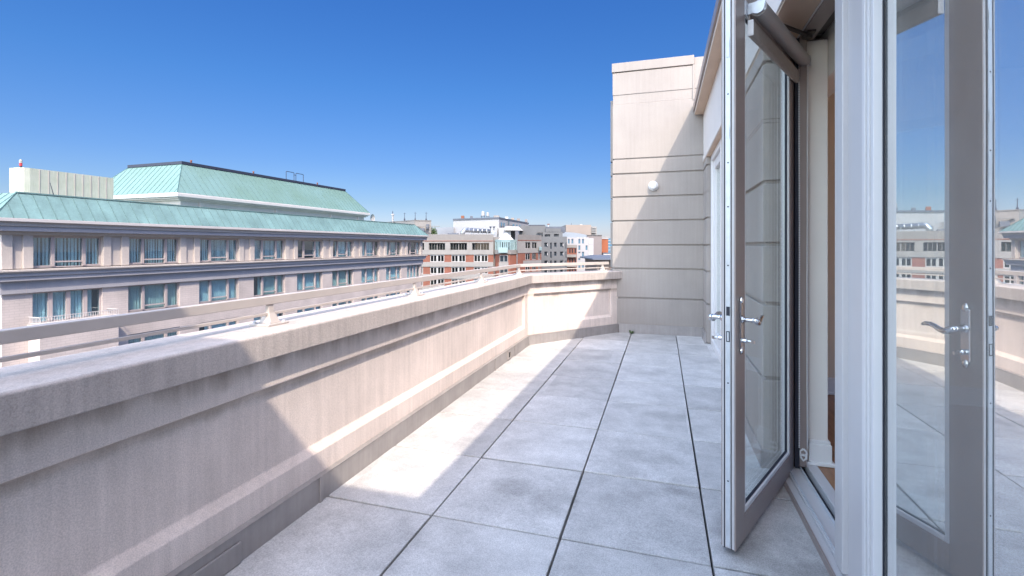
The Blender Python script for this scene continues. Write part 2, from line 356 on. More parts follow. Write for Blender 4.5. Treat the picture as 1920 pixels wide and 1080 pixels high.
sweep(w, rec, [(PC+d2*.10,n2),(PC+d2*(L2-.16),n2)]); sweep(w, pla, [(PC+d2*(L2-.16),n2),(PE+d2*.10,n2)])
w.build('wall', mt['parapet'], parapet, po, bevel=.004)
cop = [(-.06,.785),(-.06,.887),(-.053,.894),(.275,.894),(.282,.887),(.282,.785)]
cw = MB(); sweep(cw, cop, [(PS,n1),(PC,mit),(PE+d2*.05,n2)])
cw.build('coping', mt['coping'], parapet, po, bevel=.004)
fp = [(-.022,-.09),(-.022,.119),(-.026,.123),(-.001,.128),(-.001,-.09)]
fw = MB(); sweep(fw, fp, [(PS,n1),(PC,mit),(PE,n2)]); fw.build('base_flashing', mt['flash'], parapet, po)
for yy, nm in [(2.0,''),(4.62,''),(5.3,'')]:
    q = MB(); q.box(PX+.022, PX+.029, yy-.012, yy+.012, -.04, .121); q.build('flashing_joint', mt['flash'], parapet, po, bevel=.003)
dr = MB().ring(5.02, 5.12, .02, .105, .012, 0, .014); dr.v = [(PX+.0215+y, x, z) for x, y, z in dr.v]
drain = dr.build('drain_outlet', mt['flash'], parapet, po)
dq = MB().box(PX+.0215, PX+.0235, 5.032, 5.108, .032, .093).build('drain_opening', mt['dark'], drain, po)
pl = MB().box(PX+.022, PX+.033, 1.22, 1.52, .0, .085).build('flashing_plate', mt['flash'], parapet, po, bevel=.004)

# ------------------------------------------------------------------ guard railing on the coping
RX = -1.745
rail = empty('guard_railing', (RX, 3, .894)); ro = (RX, 3, .894)
tag(rail, 'low cream painted metal guard railing bolted on top of the parapet coping', 'railing')
oR = PX-RX
def rl(o0, o1, z0, z1): return [(o0,z0),(o0,z1),(o1,z1),(o1,z0)]
st = [(PS,n1),(PC,mit),(PE-d2*.10,n2)]
sweep(MB(), [], []) if False else None
a = MB(); sweep(a, rl(oR-.012, oR+.022, .988, 1.027), st); a.build('top_rail', mt['rail'], rail, ro, bevel=.003)
a = MB(); sweep(a, rl(oR-.004, oR+.010, .938, .951), st); a.build('bottom_rail', mt['rail'], rail, ro, bevel=.002)
def post(p, t, n):
    fr = lambda x, y, z: (p.x + t.x*x + n.x*y, p.y + t.y*x + n.y*y, z)
    q = MB(fr)
    q.box(-.062,.062,-.052,.062,.894,.903)                      # foot plate
    q.loft([[(-.030,-.034,.903),(.030,-.034,.903),(.030,.040,.903),(-.030,.040,.903)],
            [(-.016,-.010,.950),(.016,-.010,.950),(.016,.016,.950),(-.016,.016,.950)],
            [(-.014,-.006,.987),(.014,-.006,.987),(.014,.012,.987),(-.014,.012,.987)]])
    o = q.build('post', mt['rail'], rail, ro, bevel=.002)
    for sx in (-.045,.045):
        for sy in (-.036,.045): MB(fr).tube([(sx,sy,.903),(sx,sy,.913)], .008, 6).build('bolt', mt['steel'], o, ro)
for yy in (-2.32,-.94,.44,1.82,3.20,4.58,5.93): post(Vector((RX, yy)), Vector((0,1)), Vector((-1,0)))
post(PC + n2*oR + d2*(L2-.22), d2, n2)
# ------------------------------------------------------------------ penthouse building
FX = .55                                  # pier face
pent = empty('penthouse_building', (1.2, 3.0, 0)); qo = (1.2, 3.0, 0)
tag(pent, 'pale limestone and stucco penthouse with glazed terrace doors along the right side', 'building')
GR = [.128, .506, .93, 1.27, 1.623, 1.97, 2.306, 2.52]
def courses(mbd, x0, x1, y0, y1, zs, gap=.022, ins=.02):
    for a, b in zip(zs, zs[1:]):
        mbd.box(x0, x1, y0, y1, a+gap/2, b-gap/2)
    mbd.box(x0+ins, x1-ins, y0+ins, y1-ins, zs[0]-.02, zs[-1]-.001)
    return mbd
# far end wall (wing)
e = MB(); WY = 7.2
courses(e, -.69, FX+.5, WY, 9.2, [.0]+GR[1:])
e.box(-.69, FX+.5, WY+.001, 9.2, 2.52+.012, 3.32); e.box(-.685, FX+.5, WY+.007, 9.2, 3.32, 3.46)
e.box(-.69, FX+.5, WY, 9.2, 3.46, 3.782); e.box(-.674, FX+.48, WY+.016, 9.2, 2.4, 3.9)
e.box(-.70, .43, WY-.012, 9.2, 3.795, 3.925); e.box(.41, .435, WY-.010, 9.2, 3.3, 3.795)
e.build('end_wall', mt['limestone'], pent, qo, bevel=.005)
e = MB(); courses(e, -.745, -.5, WY+.25, 9.1, [.0]+GR[1:]); e.box(-.745, -.5, WY+.25, 9.1, 2.532, 3.46)
e.build('corner_pilaster', mt['limestone'], pent, qo, bevel=.005)
e = MB(); e.box(-.60, FX-.005, WY-.024, WY-.002, -.09, .128); e.box(FX-.024, FX-.002, 6.70, WY-.024, -.09, .128); e.build('wall_flashing', mt['flash'], pent, qo)
# near wing behind the camera (casts the near shadow)
e = MB(); e.box(-.40, 3.0, -3.2, -.895, -.3, 3.97); e.build('near_wing_wall', mt['limestone'], pent, qo, bevel=.01)
# piers
for ya, yb in ((6.70, WY-.001), (3.06, 4.42)):
    e = MB(); courses(e, FX, FX+.30, ya, yb, [.0]+GR[1:6]+[1.97,2.306,2.42])
    e.build('facade_pier', mt['limestone'], pent, qo, bevel=.005)
e = MB(); e.box(FX-.012, FX-.001, 3.04, 4.42, -.09, .10); e.box(FX-.012, FX+.1, 3.045, 3.058, -.09, .10); e.build('pier_flashing', mt['flash'], pent, qo)
# header, soffit and eave
e = MB(); e.box(FX, FX+.17, -.894, WY-.002, 2.421, 3.10); e.box(FX+.17, FX+.45, -.894, WY-.002, 2.46, 3.10)
e.box(FX-.008, FX, -.894, WY-.002, 2.421, 2.50)
e.build('header_wall', mt['stucco'], pent, qo, bevel=.004)
e = MB(); e.box(.435, 4.0, -.893, WY-.013, 3.102, 3.20); e.build('eave', mt['stucco'], pent, qo, bevel=.004)
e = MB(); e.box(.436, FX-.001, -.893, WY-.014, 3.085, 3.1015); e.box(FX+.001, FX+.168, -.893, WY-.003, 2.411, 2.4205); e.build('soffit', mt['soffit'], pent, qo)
e = MB(); e.box(.415, .433, -.893, WY-.014, 3.13, 3.225); e.box(.433, 4.0, -.893, WY-.014, 3.202, 3.222); e.build('eave_edge', mt['bronze'], pent, qo)

def leaf_frame(y0, y1, z0, z1, w, x0, x1): return MB().ring(y0, y1, z0, z1, w, x0, x1)
def yz(mbd): mbd.v = [(y, x, z) for x, y, z in mbd.v]; return mbd
# far french doors
fd = MB(); fd.ring(4.43, 6.69, .0, 2.4095, .07, .60, .78); fd.box(5.53,5.60,.595,.78,.07,2.34)
fdo = yz(fd).build('far_door_frame', mt['white'], pent, qo, bevel=.004)
for a, b in ((4.50,5.53),(5.60,6.62)):
    lf = yz(MB().ring(a+.004, b-.004, .075, 2.335, .11, .63, .69)); lo_ = lf.build('far_door', mt['white'], pent, qo, bevel=.004)
    yz(MB().box(a+.115, b-.115, .656, .664, .18, 2.23)).build('glass_pane', mt['clear'], lo_, qo)
# frame of the open door: head, hinge jamb, threshold
fb = MB()
fb.box(.72,.80, -.893, 3.058, 2.40, 2.458); fb.box(.722,.757, 3.0, 3.058, .05, 2.40)
fr_ = fb.build('door_frame', mt['bronze'], pent, qo, bevel=.003)
MB().box(.7135,.7195, -.893, 3.06, 2.405, 2.42).build('frame_bead', mt['white'], fr_, qo)
MB().box(.80,.845, -.893, 3.029, 2.42, 2.457).build('head_track', mt['darkbronze'], fr_, qo)
MB().box(.70,.7215,3.0,3.058,.04,2.40).build('jamb_gap_shade', mt['gasket'], fr_, qo)  # black strip painted in for the shaded gap beside the hinge stile
th = MB(); th.box(.622,.655,-.893,3.057,-.03,.022); th.box(.655,.73,-.893,3.057,-.03,.035)
th.box(.755,.81,-.893,3.057,-.03,.062); tho = th.build('threshold', mt['lav'], pent, qo, bevel=.003)
MB().box(.731,.754,-.893,3.057,-.03,.022).build('track_channel', mt['gasket'], tho, qo)
MB().box(.6135,.6215,-.893,3.057,-.03,.028).build('sill_nosing', mt['bronze'], tho, qo)
MB().box(.663,.668,-.893,3.05,.0355,.042).build('track_rib', mt['steel'], tho, qo)
MB().box(.724,.7275,-.893,3.05,.0355,.05).build('track_rib', mt['steel'], tho, qo)
# mullion post and sidelight
m_ = MB()
m_.box(.642,.80,2.086,2.168,.0365,2.399); m_.box(.66,.80,1.915,2.086,.0365,2.399)
mull = m_.build('mullion_post', mt['lav'], pent, qo, bevel=.003)
z_ = MB()
for (a,b,x) in ((1.846,1.868,.655),(1.871,1.888,.651),(1.891,1.9145,.646)): z_.box(x,.684,a,b,.0365,2.399)
z_.build('glazing_bead', mt['white'], mull, qo, bevel=.002)
MB().box(.6805,.6845,1.8425,1.8458,.06,2.399).build('glazing_gasket', mt['gasket'], mull, qo)
MB().box(.697,.80,1.846,1.9145,.06,2.399).build('inner_stile', mt['lav'], mull, qo)
slo = MB().box(.66,.78,-.893,1.845,.063,.17).build('sidelight_sill', mt['lav'], pent, qo, bevel=.003)
MB().box(.66,.78,-.893,1.845,2.30,2.399).build('sidelight_head', mt['lav'], pent, qo, bevel=.003)
MB().box(.687,.695,-.893,1.9,.16,2.31).build('glass_pane', mt['coated'], slo, qo)

# --- the open door, hinged at the far jamb
HG = Vector((.7097, 3.042)); ang = math.atan2(-.909, -.4256)
DZ0, DZ1 = .022, 2.375
dm = MB(); dm.box(0,.103,-.006,0,DZ0,DZ1); dm.box(.885,1.0,-.006,0,DZ0,DZ1); dm.box(.103,.885,-.006,0,DZ0,.127); dm.box(.103,.885,-.006,0,2.262,DZ1)
door = dm.build('open_door', mt['bronze'], pent, None, bevel=.0015)
door.location = (HG.x-qo[0], HG.y-qo[1], 0); door.rotation_euler = (0,0,ang)
door['label'] = 'glazed terrace door swung open outwards with lever handle and bronze inner face'
c_ = MB(); c_.ring(.002,.998,DZ0+.002,DZ1-.002,.062,-.054,-.0065); c_.build('core_frame', mt['lav'], door, bevel=.002)
q_ = MB(); q_.ring(.004,.996,DZ0+.004,DZ1-.004,.058,-.058,-.0545); q_.build('outer_cladding', mt['bronze'], door, bevel=.001)
k_ = MB(); k_.box(.998,1.0006,-.0185,-.0165,DZ0,DZ1); k_.box(.998,1.0004,-.047,-.043,DZ0,DZ1); k_.build('edge_gasket', mt['gasket'], door)
MB().box(.9985,1.0022,-.038,-.021,DZ0+.01,DZ1).build('lock_strip', mt['steel'], door)
for z in [.30,.70,1.18,1.42,1.60,1.88]:
    MB().tube([(1.0020,-.0295,z),(1.0026,-.0295,z)], .0034, 10).build('screw', mt['gasket'], door)
for z0, z1 in ((.975,1.012),(.868,.912)):
    MB().box(1.0021,1.0030,-.0365,-.0225,z0,z1).build('lock_opening', mt['gasket'], door)
for y0,y1,z0,z1 in ((-.033,-.026,.872,.908),(-.036,-.023,1.70,1.745),(-.036,-.023,2.03,2.10)):
    MB().box(1.0022,1.0045,y0,y1,z0,z1).build('lock_bolt', mt['steel'], door, bevel=.001)
bd = MB(); bd.ring(.1032,.8848,.1272,2.2618,.020,-.022,-.003); bd.build('glazing_bead', mt['white'], door, bevel=.003)
bg_ = MB(); bg_.ring(.1233,.8647,.1473,2.2417,.003,-.024,-.012); bg_.build('glazing_gasket', mt['gasket'], door)
MB().box(.10,.888,-.034,-.026,.124,2.265).build('glass_pane', mt['clear'], door)
def handle(sg, y0):
    y = lambda d: y0 + sg*d
    p = MB(); x0 = .948
    hw = .017 if sg > 0 else .009
    p.box(x0-hw, x0+hw, min(y(0),y(.009)), max(y(0),y(.009)), .835, 1.03)
    for z in (.830, 1.035): p.ball((x0, y(.006), z), .0125, 6, (1,.6,1.4))
    p.build('handle_plate', mt['chrome'], door, bevel=.004)
    h = MB(); z = .958
    h.tube([(x0,y(.008),z),(x0,y(.016),z)], [.017,.015], 14)
    h.tube([(x0,y(.014),z),(x0,y(.028),z),(x0,y(.046),z),(x0,y(.056),z)], [.0115,.0085,.0105,.0115], 14)
    pts = [(x0+.008,y(.057),z+.001),(x0-.002,y(.060),z-.001),(x0-.016,y(.062),z-.009),(x0-.030,y(.062),z-.013),(x0-.046,y(.061),z-.010),(x0-.064,y(.060),z-.001),(x0-.084,y(.059),z+.005),(x0-.102,y(.058),z+.004),(x0-.116,y(.056),z-.001)]
    h.tube(pts, [.008,.0125,.0125,.0115,.0100,.009,.0085,.0085,.005], 12)
    h.build('handle_lever', mt['chrome'], door, smooth=True)
    c = MB(); z = .872
    c.tube([(x0,y(.008),z),(x0,y(.026),z),(x0,y(.030),z)], [.0105,.0105,.008], 12); c.tube([(x0,y(.030),z),(x0,y(.044),z)], .0045, 8); c.box(x0-.004,x0+.004,min(y(.042),y(.056)),max(y(.042),y(.056)),z-.008,z+.004)
    c.build('lock_cylinder', mt['chrome'], door, smooth=False)
handle(1, 0.0); handle(-1, -.058)
for z in (.25,1.2,2.1):
    MB().tube([(-.008,.0,z-.05),(-.008,.0,z+.05)], .009, 10).build('hinge', mt['bronze'], door, smooth=True)
stay = MB()
ca, sa = math.cos(ang), math.sin(ang)
def dw(x, y, z): return (HG.x + ca*x - sa*y, HG.y + sa*x + ca*y, z)
stay.tube([dw(.345,-.012,2.388), (.752,2.955,2.392)], .011, 6); stay.tube([(.752,2.955,2.375),(.752,2.955,2.40)], .02, 8)
stay.box(.735,.775,2.90,3.0,2.388,2.3995)
stay.build('door_stay', mt['darkbronze'], pent, qo)

# --- room behind the doors
rf = MB().box(.811, 4.2, -3.0, 4.6, -.1, .055).build('room_floor', mt['wood']); tag(rf, kind='structure')
rw = MB()
rw.box(.758, .87, 3.045, 4.6, .0625, 2.395)                     # wall return beside the door
rw.box(3.0, 4.2, -3.1, -2.95, .056, 2.6)
rw.box(.872, 1.0, -.8, 4.51, 2.19, 2.58)
MB().box(.87, 4.2, 4.52, 4.7, .056, 2.58).build('warm_lit_wall', mt['warmlit'], pent, qo)
rq = MB().wall(-3.0, 4.7, .056, 2.6, [(-2.6,.6,.35,2.5),(.9,4.2,.35,2.5)], 4.2, 4.35); rw.v += [(y,x,z) for x,y,z in rq.v]; rw.f += [tuple(len(rw.v)-len(rq.v)+i for i in q) for q in rq.f]  # unseen window openings added in this wall to brighten the room
rwo = rw.build('room_wall', mt['wallpaint'], pent, qo, bevel=.004)
MB().box(.80, 4.2, -3.0, 4.6, 2.585, 2.68).build('room_ceiling', mt['ceiling'], pent, qo)
sk = MB()
def skirt(x0,x1,y0,y1):
    sk.box(x0-.016,x1+.016,y0-.016,y1+.016,.056,.17); sk.box(x0-.010,x1+.010,y0-.010,y1+.010,.17,.19); sk.box(x0-.030,x1+.030,y0-.030,y1+.030,.056,.075)
skirt(.79,.87,3.045,4.5); skirt(1.0,4.1,4.52,4.6)
sk.build('skirting_board', mt['trim'], pent, qo, bevel=.004)

# ------------------------------------------------------------------ roller blind on the open door
bl = empty('roller_blind', (HG.x, HG.y, 0), ang); tag(bl, 'grey roller blind rolled up along the top of the open glass door', 'blind')
MB().tube([(.015,.047,2.275),(.862,.047,2.258)], .033, 24).build('cassette_tube', mt['blindtube'], bl, smooth=False, bevel=.002)
bb = MB(); bb.box(.845,.893,.0,.006,2.232,2.292); bb.box(.862,.868,.0,.075,2.24,2.285); bb.tube([(.868,.047,2.258),(.874,.047,2.258)], .027, 16)
for z in (2.247,2.277): bb.tube([(.88,.006,z),(.88,.010,z)], .005, 8)
bb.build('bracket', mt['steel'], bl, bevel=.001)
MB().box(-.006,.014,.0,.075,2.245,2.30).build('bracket', mt['steel'], bl, bevel=.001)
bb = MB(); bb.loft([[(.045,y,z) for y,z in pr] for pr in [[(.008,2.155),(.008,2.216),(.02,2.222),(.030,2.214),(.030,2.157),(.019,2.15)]]] + [[(.868,y,z-.008) for y,z in [(.008,2.155),(.008,2.216),(.02,2.222),(.030,2.214),(.030,2.157),(.019,2.15)]]])
bb.build('bottom_bar', mt['fabric'], bl, bevel=.001)
MB().box(.8685,.874,.007,.031,2.145,2.213).build('bar_end_cap', mt['plastic'], bl, bevel=.003)
bb = MB(); bb.box(.05,.866,.010,.013,2.2,2.24).build('blind_fabric', mt['fabric'], bl)
for xx, yy, sg in ((.022,.066,-1),(.036,.026,.5)):
    ch = MB()
    for k in range(232):
        z = 2.245 - k*.0092
        if z < .15: break
        ch.ball((xx+.0015*math.sin(k*.05), yy+sg*math.sin(k*.011)*.004, z), .0042, 3)
    ch.build('bead_chain', mt['plastic'], bl, smooth=True)
hd = MB(); hd.tube([(.028,.046,.15),(.028,.030,.135),(.028,.034,.10),(.028,.046,.086),(.028,.058,.10),(.028,.062,.135),(.028,.046,.15)], .0055, 8)
hd.box(.022,.034,.034,.058,.112,.122); hd.build('chain_holder', mt['plastic'], bl, smooth=False)

cd_ = empty('pull_cord', (.75, 1.683, .8)); tag(cd_, 'thin pale looped pull cord hanging inside the fixed glass panel', 'cord')
cm = MB(); cm.tube([(0,0,0),(.001,-.004,-.2),(.002,.002,-.42),(0,-.006,-.62),(.0,-.003,-.70),(.0,.006,-.62),(.002,.010,-.42),(.001,.004,-.2),(0,.004,0)], .0022, 6); cm.build('cord', mt['plastic'], cd_)
cm = MB(); cm.box(-.02,.02,-.02,.02,0,.06); cm.box(-.004,.004,-.004,.004,.06,1.60); cm.build('cord_cleat', mt['lav'], cd_, bevel=.002)

# ------------------------------------------------------------------ round fixture on the end wall
fx = empty('wall_fixture', (-.115, WY, 2.115)); tag(fx, 'small round white fixture on the stone end wall at the shadow edge', 'wall fixture')
def disc(mbd, prof): 
    mbd.loft([[(math.cos(2*math.pi*j/28)*r, -y, math.sin(2*math.pi*j/28)*r) for j in range(28)] for r, y in prof]); return mbd
disc(MB(), [(.068,-.004),(.068,.022),(.060,.03)]).build('base_ring', mt['plastic'], fx, smooth=False, bevel=.002)
disc(MB(), [(.056,.031),(.056,.042),(.050,.056),(.030,.066),(.004,.069)]).build('cover', mt['plastic'], fx, smooth=True)

# weed growing at the foot of the end wall
wd = MB(); rw_ = random.Random(2)
for k in range(16):
    a = rw_.uniform(0,6.28); l = rw_.uniform(.02,.05); z = rw_.uniform(.01,.05)
    x, y = l*math.cos(a), l*math.sin(a)
    wd.add([(0,0,0),(x*.6-y*.3,y*.6+x*.3,z*.8),(x,y,z),(x*.6+y*.3,y*.6-x*.3,z*.8)], [(0,1,2,3)])
wo_ = wd.build('weed', mt['leafy']); wo_.location = (-.42, 7.13, 0); tag(wo_, 'tiny green weed in the paver joint below the stone end wall', 'weed')

# ================================================================== hotel across the street
HB = (-33.0, 16.0, GZ)
rzh = -R(1.315)
cH, sH = math.cos(rzh), math.sin(rzh)
hotel = empty('hotel_building', (HB[0]*cH-HB[1]*sH, HB[0]*sH+HB[1]*cH, GZ), rzh)
tag(hotel, 'long pinkish stone hotel with green copper roofs across the street on the left', 'building')
HF = -33.0                                  # facade plane
S0, S1 = 15.3, 59.5
WS = [16.65+4.87*i for i in range(9)]; WW = 3.4
def hx(mbd): mbd.v = [(HF - y, x, z) for x, y, z in mbd.v]; return mbd        # (s, depth behind facade, z) -> hotel frame
ROWS = [(.03,1.80),(-3.02,-1.28),(-6.15,-4.42),(-9.25,-7.52)]
up = MB()
up.wall(S0,S1,.03,1.86,[(s,s+WW,.03,1.80) for s in WS],.12,.55)
for i, s in enumerate(WS):
    for a in (s-.44, s+WW):
        up.box(a, a+.44, 0, .12, .03, 1.86)
up.box(S1-.42,S1,0,.12,.03,1.86); up.box(S0+.02,S0+.02+.46,0,.12,.03,1.86)
up.box(S0,S1,.55,18,GZ,2.4)
hx(up).build('upper_wall', mt['hstone'], hotel, HB, bevel=.02)
lw_ = MB()
lw_.wall(S0+.08,S1-.1,GZ,-1.28,[(s,s+WW,a,b) for s in WS for a,b in ROWS[1:]],.10,.55)
hx(lw_).build('brick_wall', mt['hbrick'], hotel, HB)
# horizontal bands: profile (depth in front of facade is negative y)
def band(name, mat, lst, bev=.015):
    b = MB()
    for p, z0, z1 in lst: b.box(S0-p, S1+p, -p, .14, z0, z1); 
    return hx(b).build(name, mat, hotel, HB, bevel=bev)
band('cornice_trim', mt['hstone'], [(.10,1.861,2.03),(.50,2.30,2.50)])
band('cornice_fascia', mt['hband'], [(.42,2.031,2.299)])
band('gutter', mt['gutter'], [(.68,2.53,2.70),(.60,2.501,2.529)], .04)
band('ledge_cap', mt['hstone'], [(.52,-.11,.0),(.44,-.18,-.111)], .02)
band('ledge_fascia', mt['hband'], [(.38,-.36,-.181),(.30,-.60,-.361)])
band('frieze', mt['hband'], [(.06,-1.279,-.601)])
for k in range(16): hx(MB().box(S0+1.0+k*2.87, S0+1.02+k*2.87, -.062,-.058,-1.27,-.62)).build('frieze_joint', mt['hframe'], hotel, HB)

def hotel_window(s, z0, z1, kind, cov, deep):
    f = MB(); y0, y1 = deep, deep+.10
    ww = WW
    f.ring(s+.01, s+ww-.01, z0+.01, z1-.01, .07, y0, y1)
    gl = []
    if kind == 'door':
        cuts = [s+ww*k/4 for k in range(1,4)]
        for c in cuts: f.box(c-.10,c+.10,y0-.03,y1,z0+.08,z1-.08)
        gl = [s]+cuts+[s+ww]
    else:
        c1, c2 = s+.98, s+2.50
        for c in (c1,c2): f.box(c-.075,c+.075,y0-.05,y1,z0+.08,z1-.08)
        f.box(c1+.076,c2-.076,y0-.02,y1,z0+.30,z0+.38)
        f.box(s+.08,c1-.08,y0-.01,y1,z0+.08,z0+.14); f.box(c2+.08,s+ww-.08,y0-.01,y1,z0+.08,z0+.14)
    o = hx(f).build('window', mt['hframe'], hotel, HB)
    hx(MB().box(s+.07, s+ww-.07, y0+.055, y0+.065, z0+.07, z1-.07)).build('pane', mt['winglass'], o, HB)
    cu = MB(); a = s + cov[0]*ww; b = s + cov[1]*ww; n = int((b-a)/.085)
    if n > 3:
        ph = random.random()*6
        prev = None; ring = []
        for k in range(n+1):
            x = a+(b-a)*k/n; d = y0+.26 + (.05 if k % 2 else -.05) + .02*math.sin(k*.9+ph)
            ring.append((x,d))
        vs = [(x,d,z0+.06) for x,d in ring]+[(x,d,z1-.04) for x,d in ring]
        vs += [(x,d+.012,z0+.06) for x,d in ring]+[(x,d+.012,z1-.04) for x,d in ring]
        m_ = n+1; fs = []
        for k in range(n): fs += [(k,k+1,m_+k+1,m_+k),(2*m_+k,3*m_+k,3*m_+k+1,2*m_+k+1),(k,2*m_+k,2*m_+k+1,k+1),(m_+k,m_+k+1,3*m_+k+1,3*m_+k)]
        cu.add(vs, fs)
        hx(cu).build('curtain', mt[random.choice(['curtain','curtain','curtaing','curtainb'])], o, HB)
for i, s in enumerate(WS):
    cov = [(0,1),(0,.97),(.08,1),(.02,.98),(.72,1),(.25,1),(.0,.8),(.05,.85),(.78,1)][i]
    hotel_window(s, *ROWS[0], 'win', cov, .26)
    for r_ in (1,2):
        hotel_window(s, *ROWS[r_], 'door' if (i in (0,8) and r_ == 1) else 'win', random.choice([(0,1),(0,1),(.06,1),(0,.9),(.2,1),(0,.72)]), .22)
    hx(MB().box(s-.02,s+WW+.02,.05,.6,ROWS[3][0],ROWS[3][1])).build('window', mt['dkglass'], hotel, HB)
rb = MB()
for a,b in ROWS[:3]: rb.box(S0+.1,S1-.1,.54,.56,a,b)
hx(rb).build('room_backing', mt['room'], hotel, HB)
# projecting bay with balcony on its top at the near end
by = MB(); by.box(16.45, 20.3, -.93, .09, GZ, -3.06); hx(by).build('bay', mt['hbrick'], hotel, HB)
by = MB(); by.box(16.40,20.35,-.98,.09,-3.059,-2.98); 
for (a0,a1,b0,b1) in ((16.45,20.3,-.95,-.92),(16.45,16.48,-.92,.08),(20.27,20.3,-.92,.08)):
    by.box(a0,a1,b0,b1,-2.60,-2.56); by.box(a0,a1,b0,b1,-2.93,-2.90)
for k in range(32): x = 16.46+k*.1233; by.box(x,x+.022,-.945,-.925,-2.90,-2.60)
for k in range(8): y = -.88+k*.12; by.box(16.455,16.475,y,y+.022,-2.90,-2.60)
hx(by).build('balcony_rail', mt['gutter'], hotel, HB)
for s in WS:
    for a,b in ROWS[1:3]: hx(MB().box(s-.05,s+WW+.05,.02,.21,a-.09,a)).build('window_sill', mt['hstone'], hotel, HB)

def hip_roof(name, xe, ze, xr, zr, se0, se1, sr0, sr1, xback, mat, seam_mat, step):
    """hip skirt roof: front slope facing the street, both end slopes, flat top"""
    m = MB()
    xb_r = xback + (xe-xr)                                   # back ridge
    e_ = [(xe,se0,ze),(xe,se1,ze),(xback,se1,ze),(xback,se0,ze)]
    r_ = [(xr,sr0,zr),(xr,sr1,zr),(xb_r,sr1,zr),(xb_r,sr0,zr)]
    m.add(e_+r_, [(0,1,5,4),(1,2,6,5),(2,3,7,6),(3,0,4,7),(4,5,6,7),(3,2,1,0)])
    o = m.build(name, mat, hotel, HB)
    sm = MB()
    def lerp(a,b,t): return tuple(a[i]+(b[i]-a[i])*t for i in range(3))
    def seamline(p, q):
        p = Vector(p); q = Vector(q); sm.tube([p+Vector((0,0,.012)), q+Vector((0,0,.012))], .026, 4)
    s = math.ceil(se0/step)*step
    while s < se1:
        # front slope seam runs straight up until it meets ridge or hip
        t = 1.0
        if s < sr0: t = (s-se0)/(sr0-se0)
        if s > sr1: t = (se1-s)/(se1-sr1)
        if t > .04: seamline((xe,s,ze),(xe+(xr-xe)*t,s,ze+(zr-ze)*t))
        s += step
    x = xe - step*.6
    while x > xback+.3:
        t = 1.0
        if x > xr: t = (xe-x)/(xe-xr)
        if x < xb_r: t = (x-xback)/(xb_r-xback)
        if t > .04: seamline((x,se0,ze),(x,se0+(sr0-se0)*t,ze+(zr-ze)*t))
        x -= step
    for p, q in ((e_[0],r_[0]),(e_[1],r_[1]),(e_[3],r_[3])): seamline(p,q)
    sm.build('roof_seam', seam_mat, o, HB)
    return o
hip_roof('copper_roof', HF+.66, 2.705, HF-.35, 4.12, 14.7, 60.05, 16.1, 57.9, -52, mt['copper'], mt['copper2'], .62)
MB().box(HF-.42,HF-.28,16.05,57.95,4.10,4.17).build('roof_ridge', mt['copper'], hotel, HB)
uw = MB(); uw.box(-48.8,-38.45,29.0,53.8,4.0,5.2)
for s in (30.6,38.9,47.2,52.4): uw.box(-38.45,-38.33,s,s+.35,4.1,4.99)
uw.build('upper_storey', mt['hstone'], hotel, HB, bevel=.02)
ue = MB(); ue.box(-49.2,-38.28,28.75,54.05,5.0,5.12); ue.box(-49.4,-38.12,28.55,54.25,5.12,5.25); ue.build('upper_cornice', mt['hstone'], hotel, HB, bevel=.03)
ue = MB(); ue.box(-49.6,-37.95,28.35,54.45,5.25,5.58); ue.build('upper_gutter', mt['gutter'], hotel, HB, bevel=.06)
hip_roof('upper_copper_roof', -38.0, 5.585, -40.45, 8.38, 28.4, 54.4, 30.65, 52.5, -49.55, mt['copperg'], mt['copper2'], .62)
ue = MB()
ue.box(-40.55,-40.35,30.55,52.55,8.36,8.60); ue.box(-47.1,-40.55,30.55,30.75,8.36,8.60); ue.box(-47.2,-40.35,52.4,52.55,8.36,8.6); ue.build('roof_edge', mt['navy'], hotel, HB)
# pale rooftop screen
sc = MB(); sc.loft([[(-37.0,18.5,z),(-37.0,23.1,z),(-38.2,23.1,z),(-38.2,18.1,z),(-37.25,18.1,z),(-37.07,18.25,z)] for z in (3.9,5.98)])
sco = sc.build('rooftop_screen', mt['palegreen'], hotel, HB)
for k in range(9): MB().box(-36.995,-36.97,18.95+k*.46,18.975+k*.46,3.95,5.96).build('panel_joint', mt['hframe'], sco, HB)

def toH(x, s, z): return (x*cH - s*sH, x*sH + s*cH, z)
# things standing on the hotel roofs
def place(name, loc, label, cat, group=None, rz=0):
    o = empty(name, loc, rz); tag(o, label, cat, group); return o
o = place('roof_beacon', toH(-37.5,18.3,5.98), 'red and white beacon lamp on top of the pale rooftop screen', 'beacon')
MB().tube([(0,0,0),(0,0,.12)], .06, 8).build('base', mt['navy'], o); MB().tube([(0,0,.12),(0,0,.30)], .075, 8).build('red_lens', mt['red'], o); MB().tube([(0,0,.30),(0,0,.46),(0,0,.52)], [.08,.08,.03], 8).build('white_cap', mt['bwhite'], o)
o = place('roof_hatch_rail', toH(-41.0,43.1,8.39), 'dark tubular guard rails at a hatch on the upper green roof', 'rails')
hr = MB()
for a in (0,1.5): 
    hr.tube([(0,a,0),(0,a,1.15),(0,a+.05,1.2),(0,a+1.15,1.2),(0,a+1.2,1.15),(0,a+1.2,0)], .035, 6)
    pass
hr.tube([(0,1.2,.95),(0,1.5,.95)], .03, 6)
hr.build('hatch_rail', mt['navy'], o)
for k, (s, lab) in enumerate([(31.6,'small terracotta vent near the left peak of the upper green roof'),(38.3,'small terracotta vent left of the dark hatch rails on the upper roof'),(47.6,'small terracotta vent right of the dark hatch rails on the upper roof')]):
    o = place('roof_vent', toH(-40.6,s,8.59), lab, 'vent', 'terracotta vents along the upper roof edge')
    MB().tube([(0,0,0),(0,0,.2)], .07, 8).build('pipe', mt['rust'], o); MB().tube([(0,0,.2),(0,0,.27)], [.11,.07], 8).build('cap', mt['rust'], o)
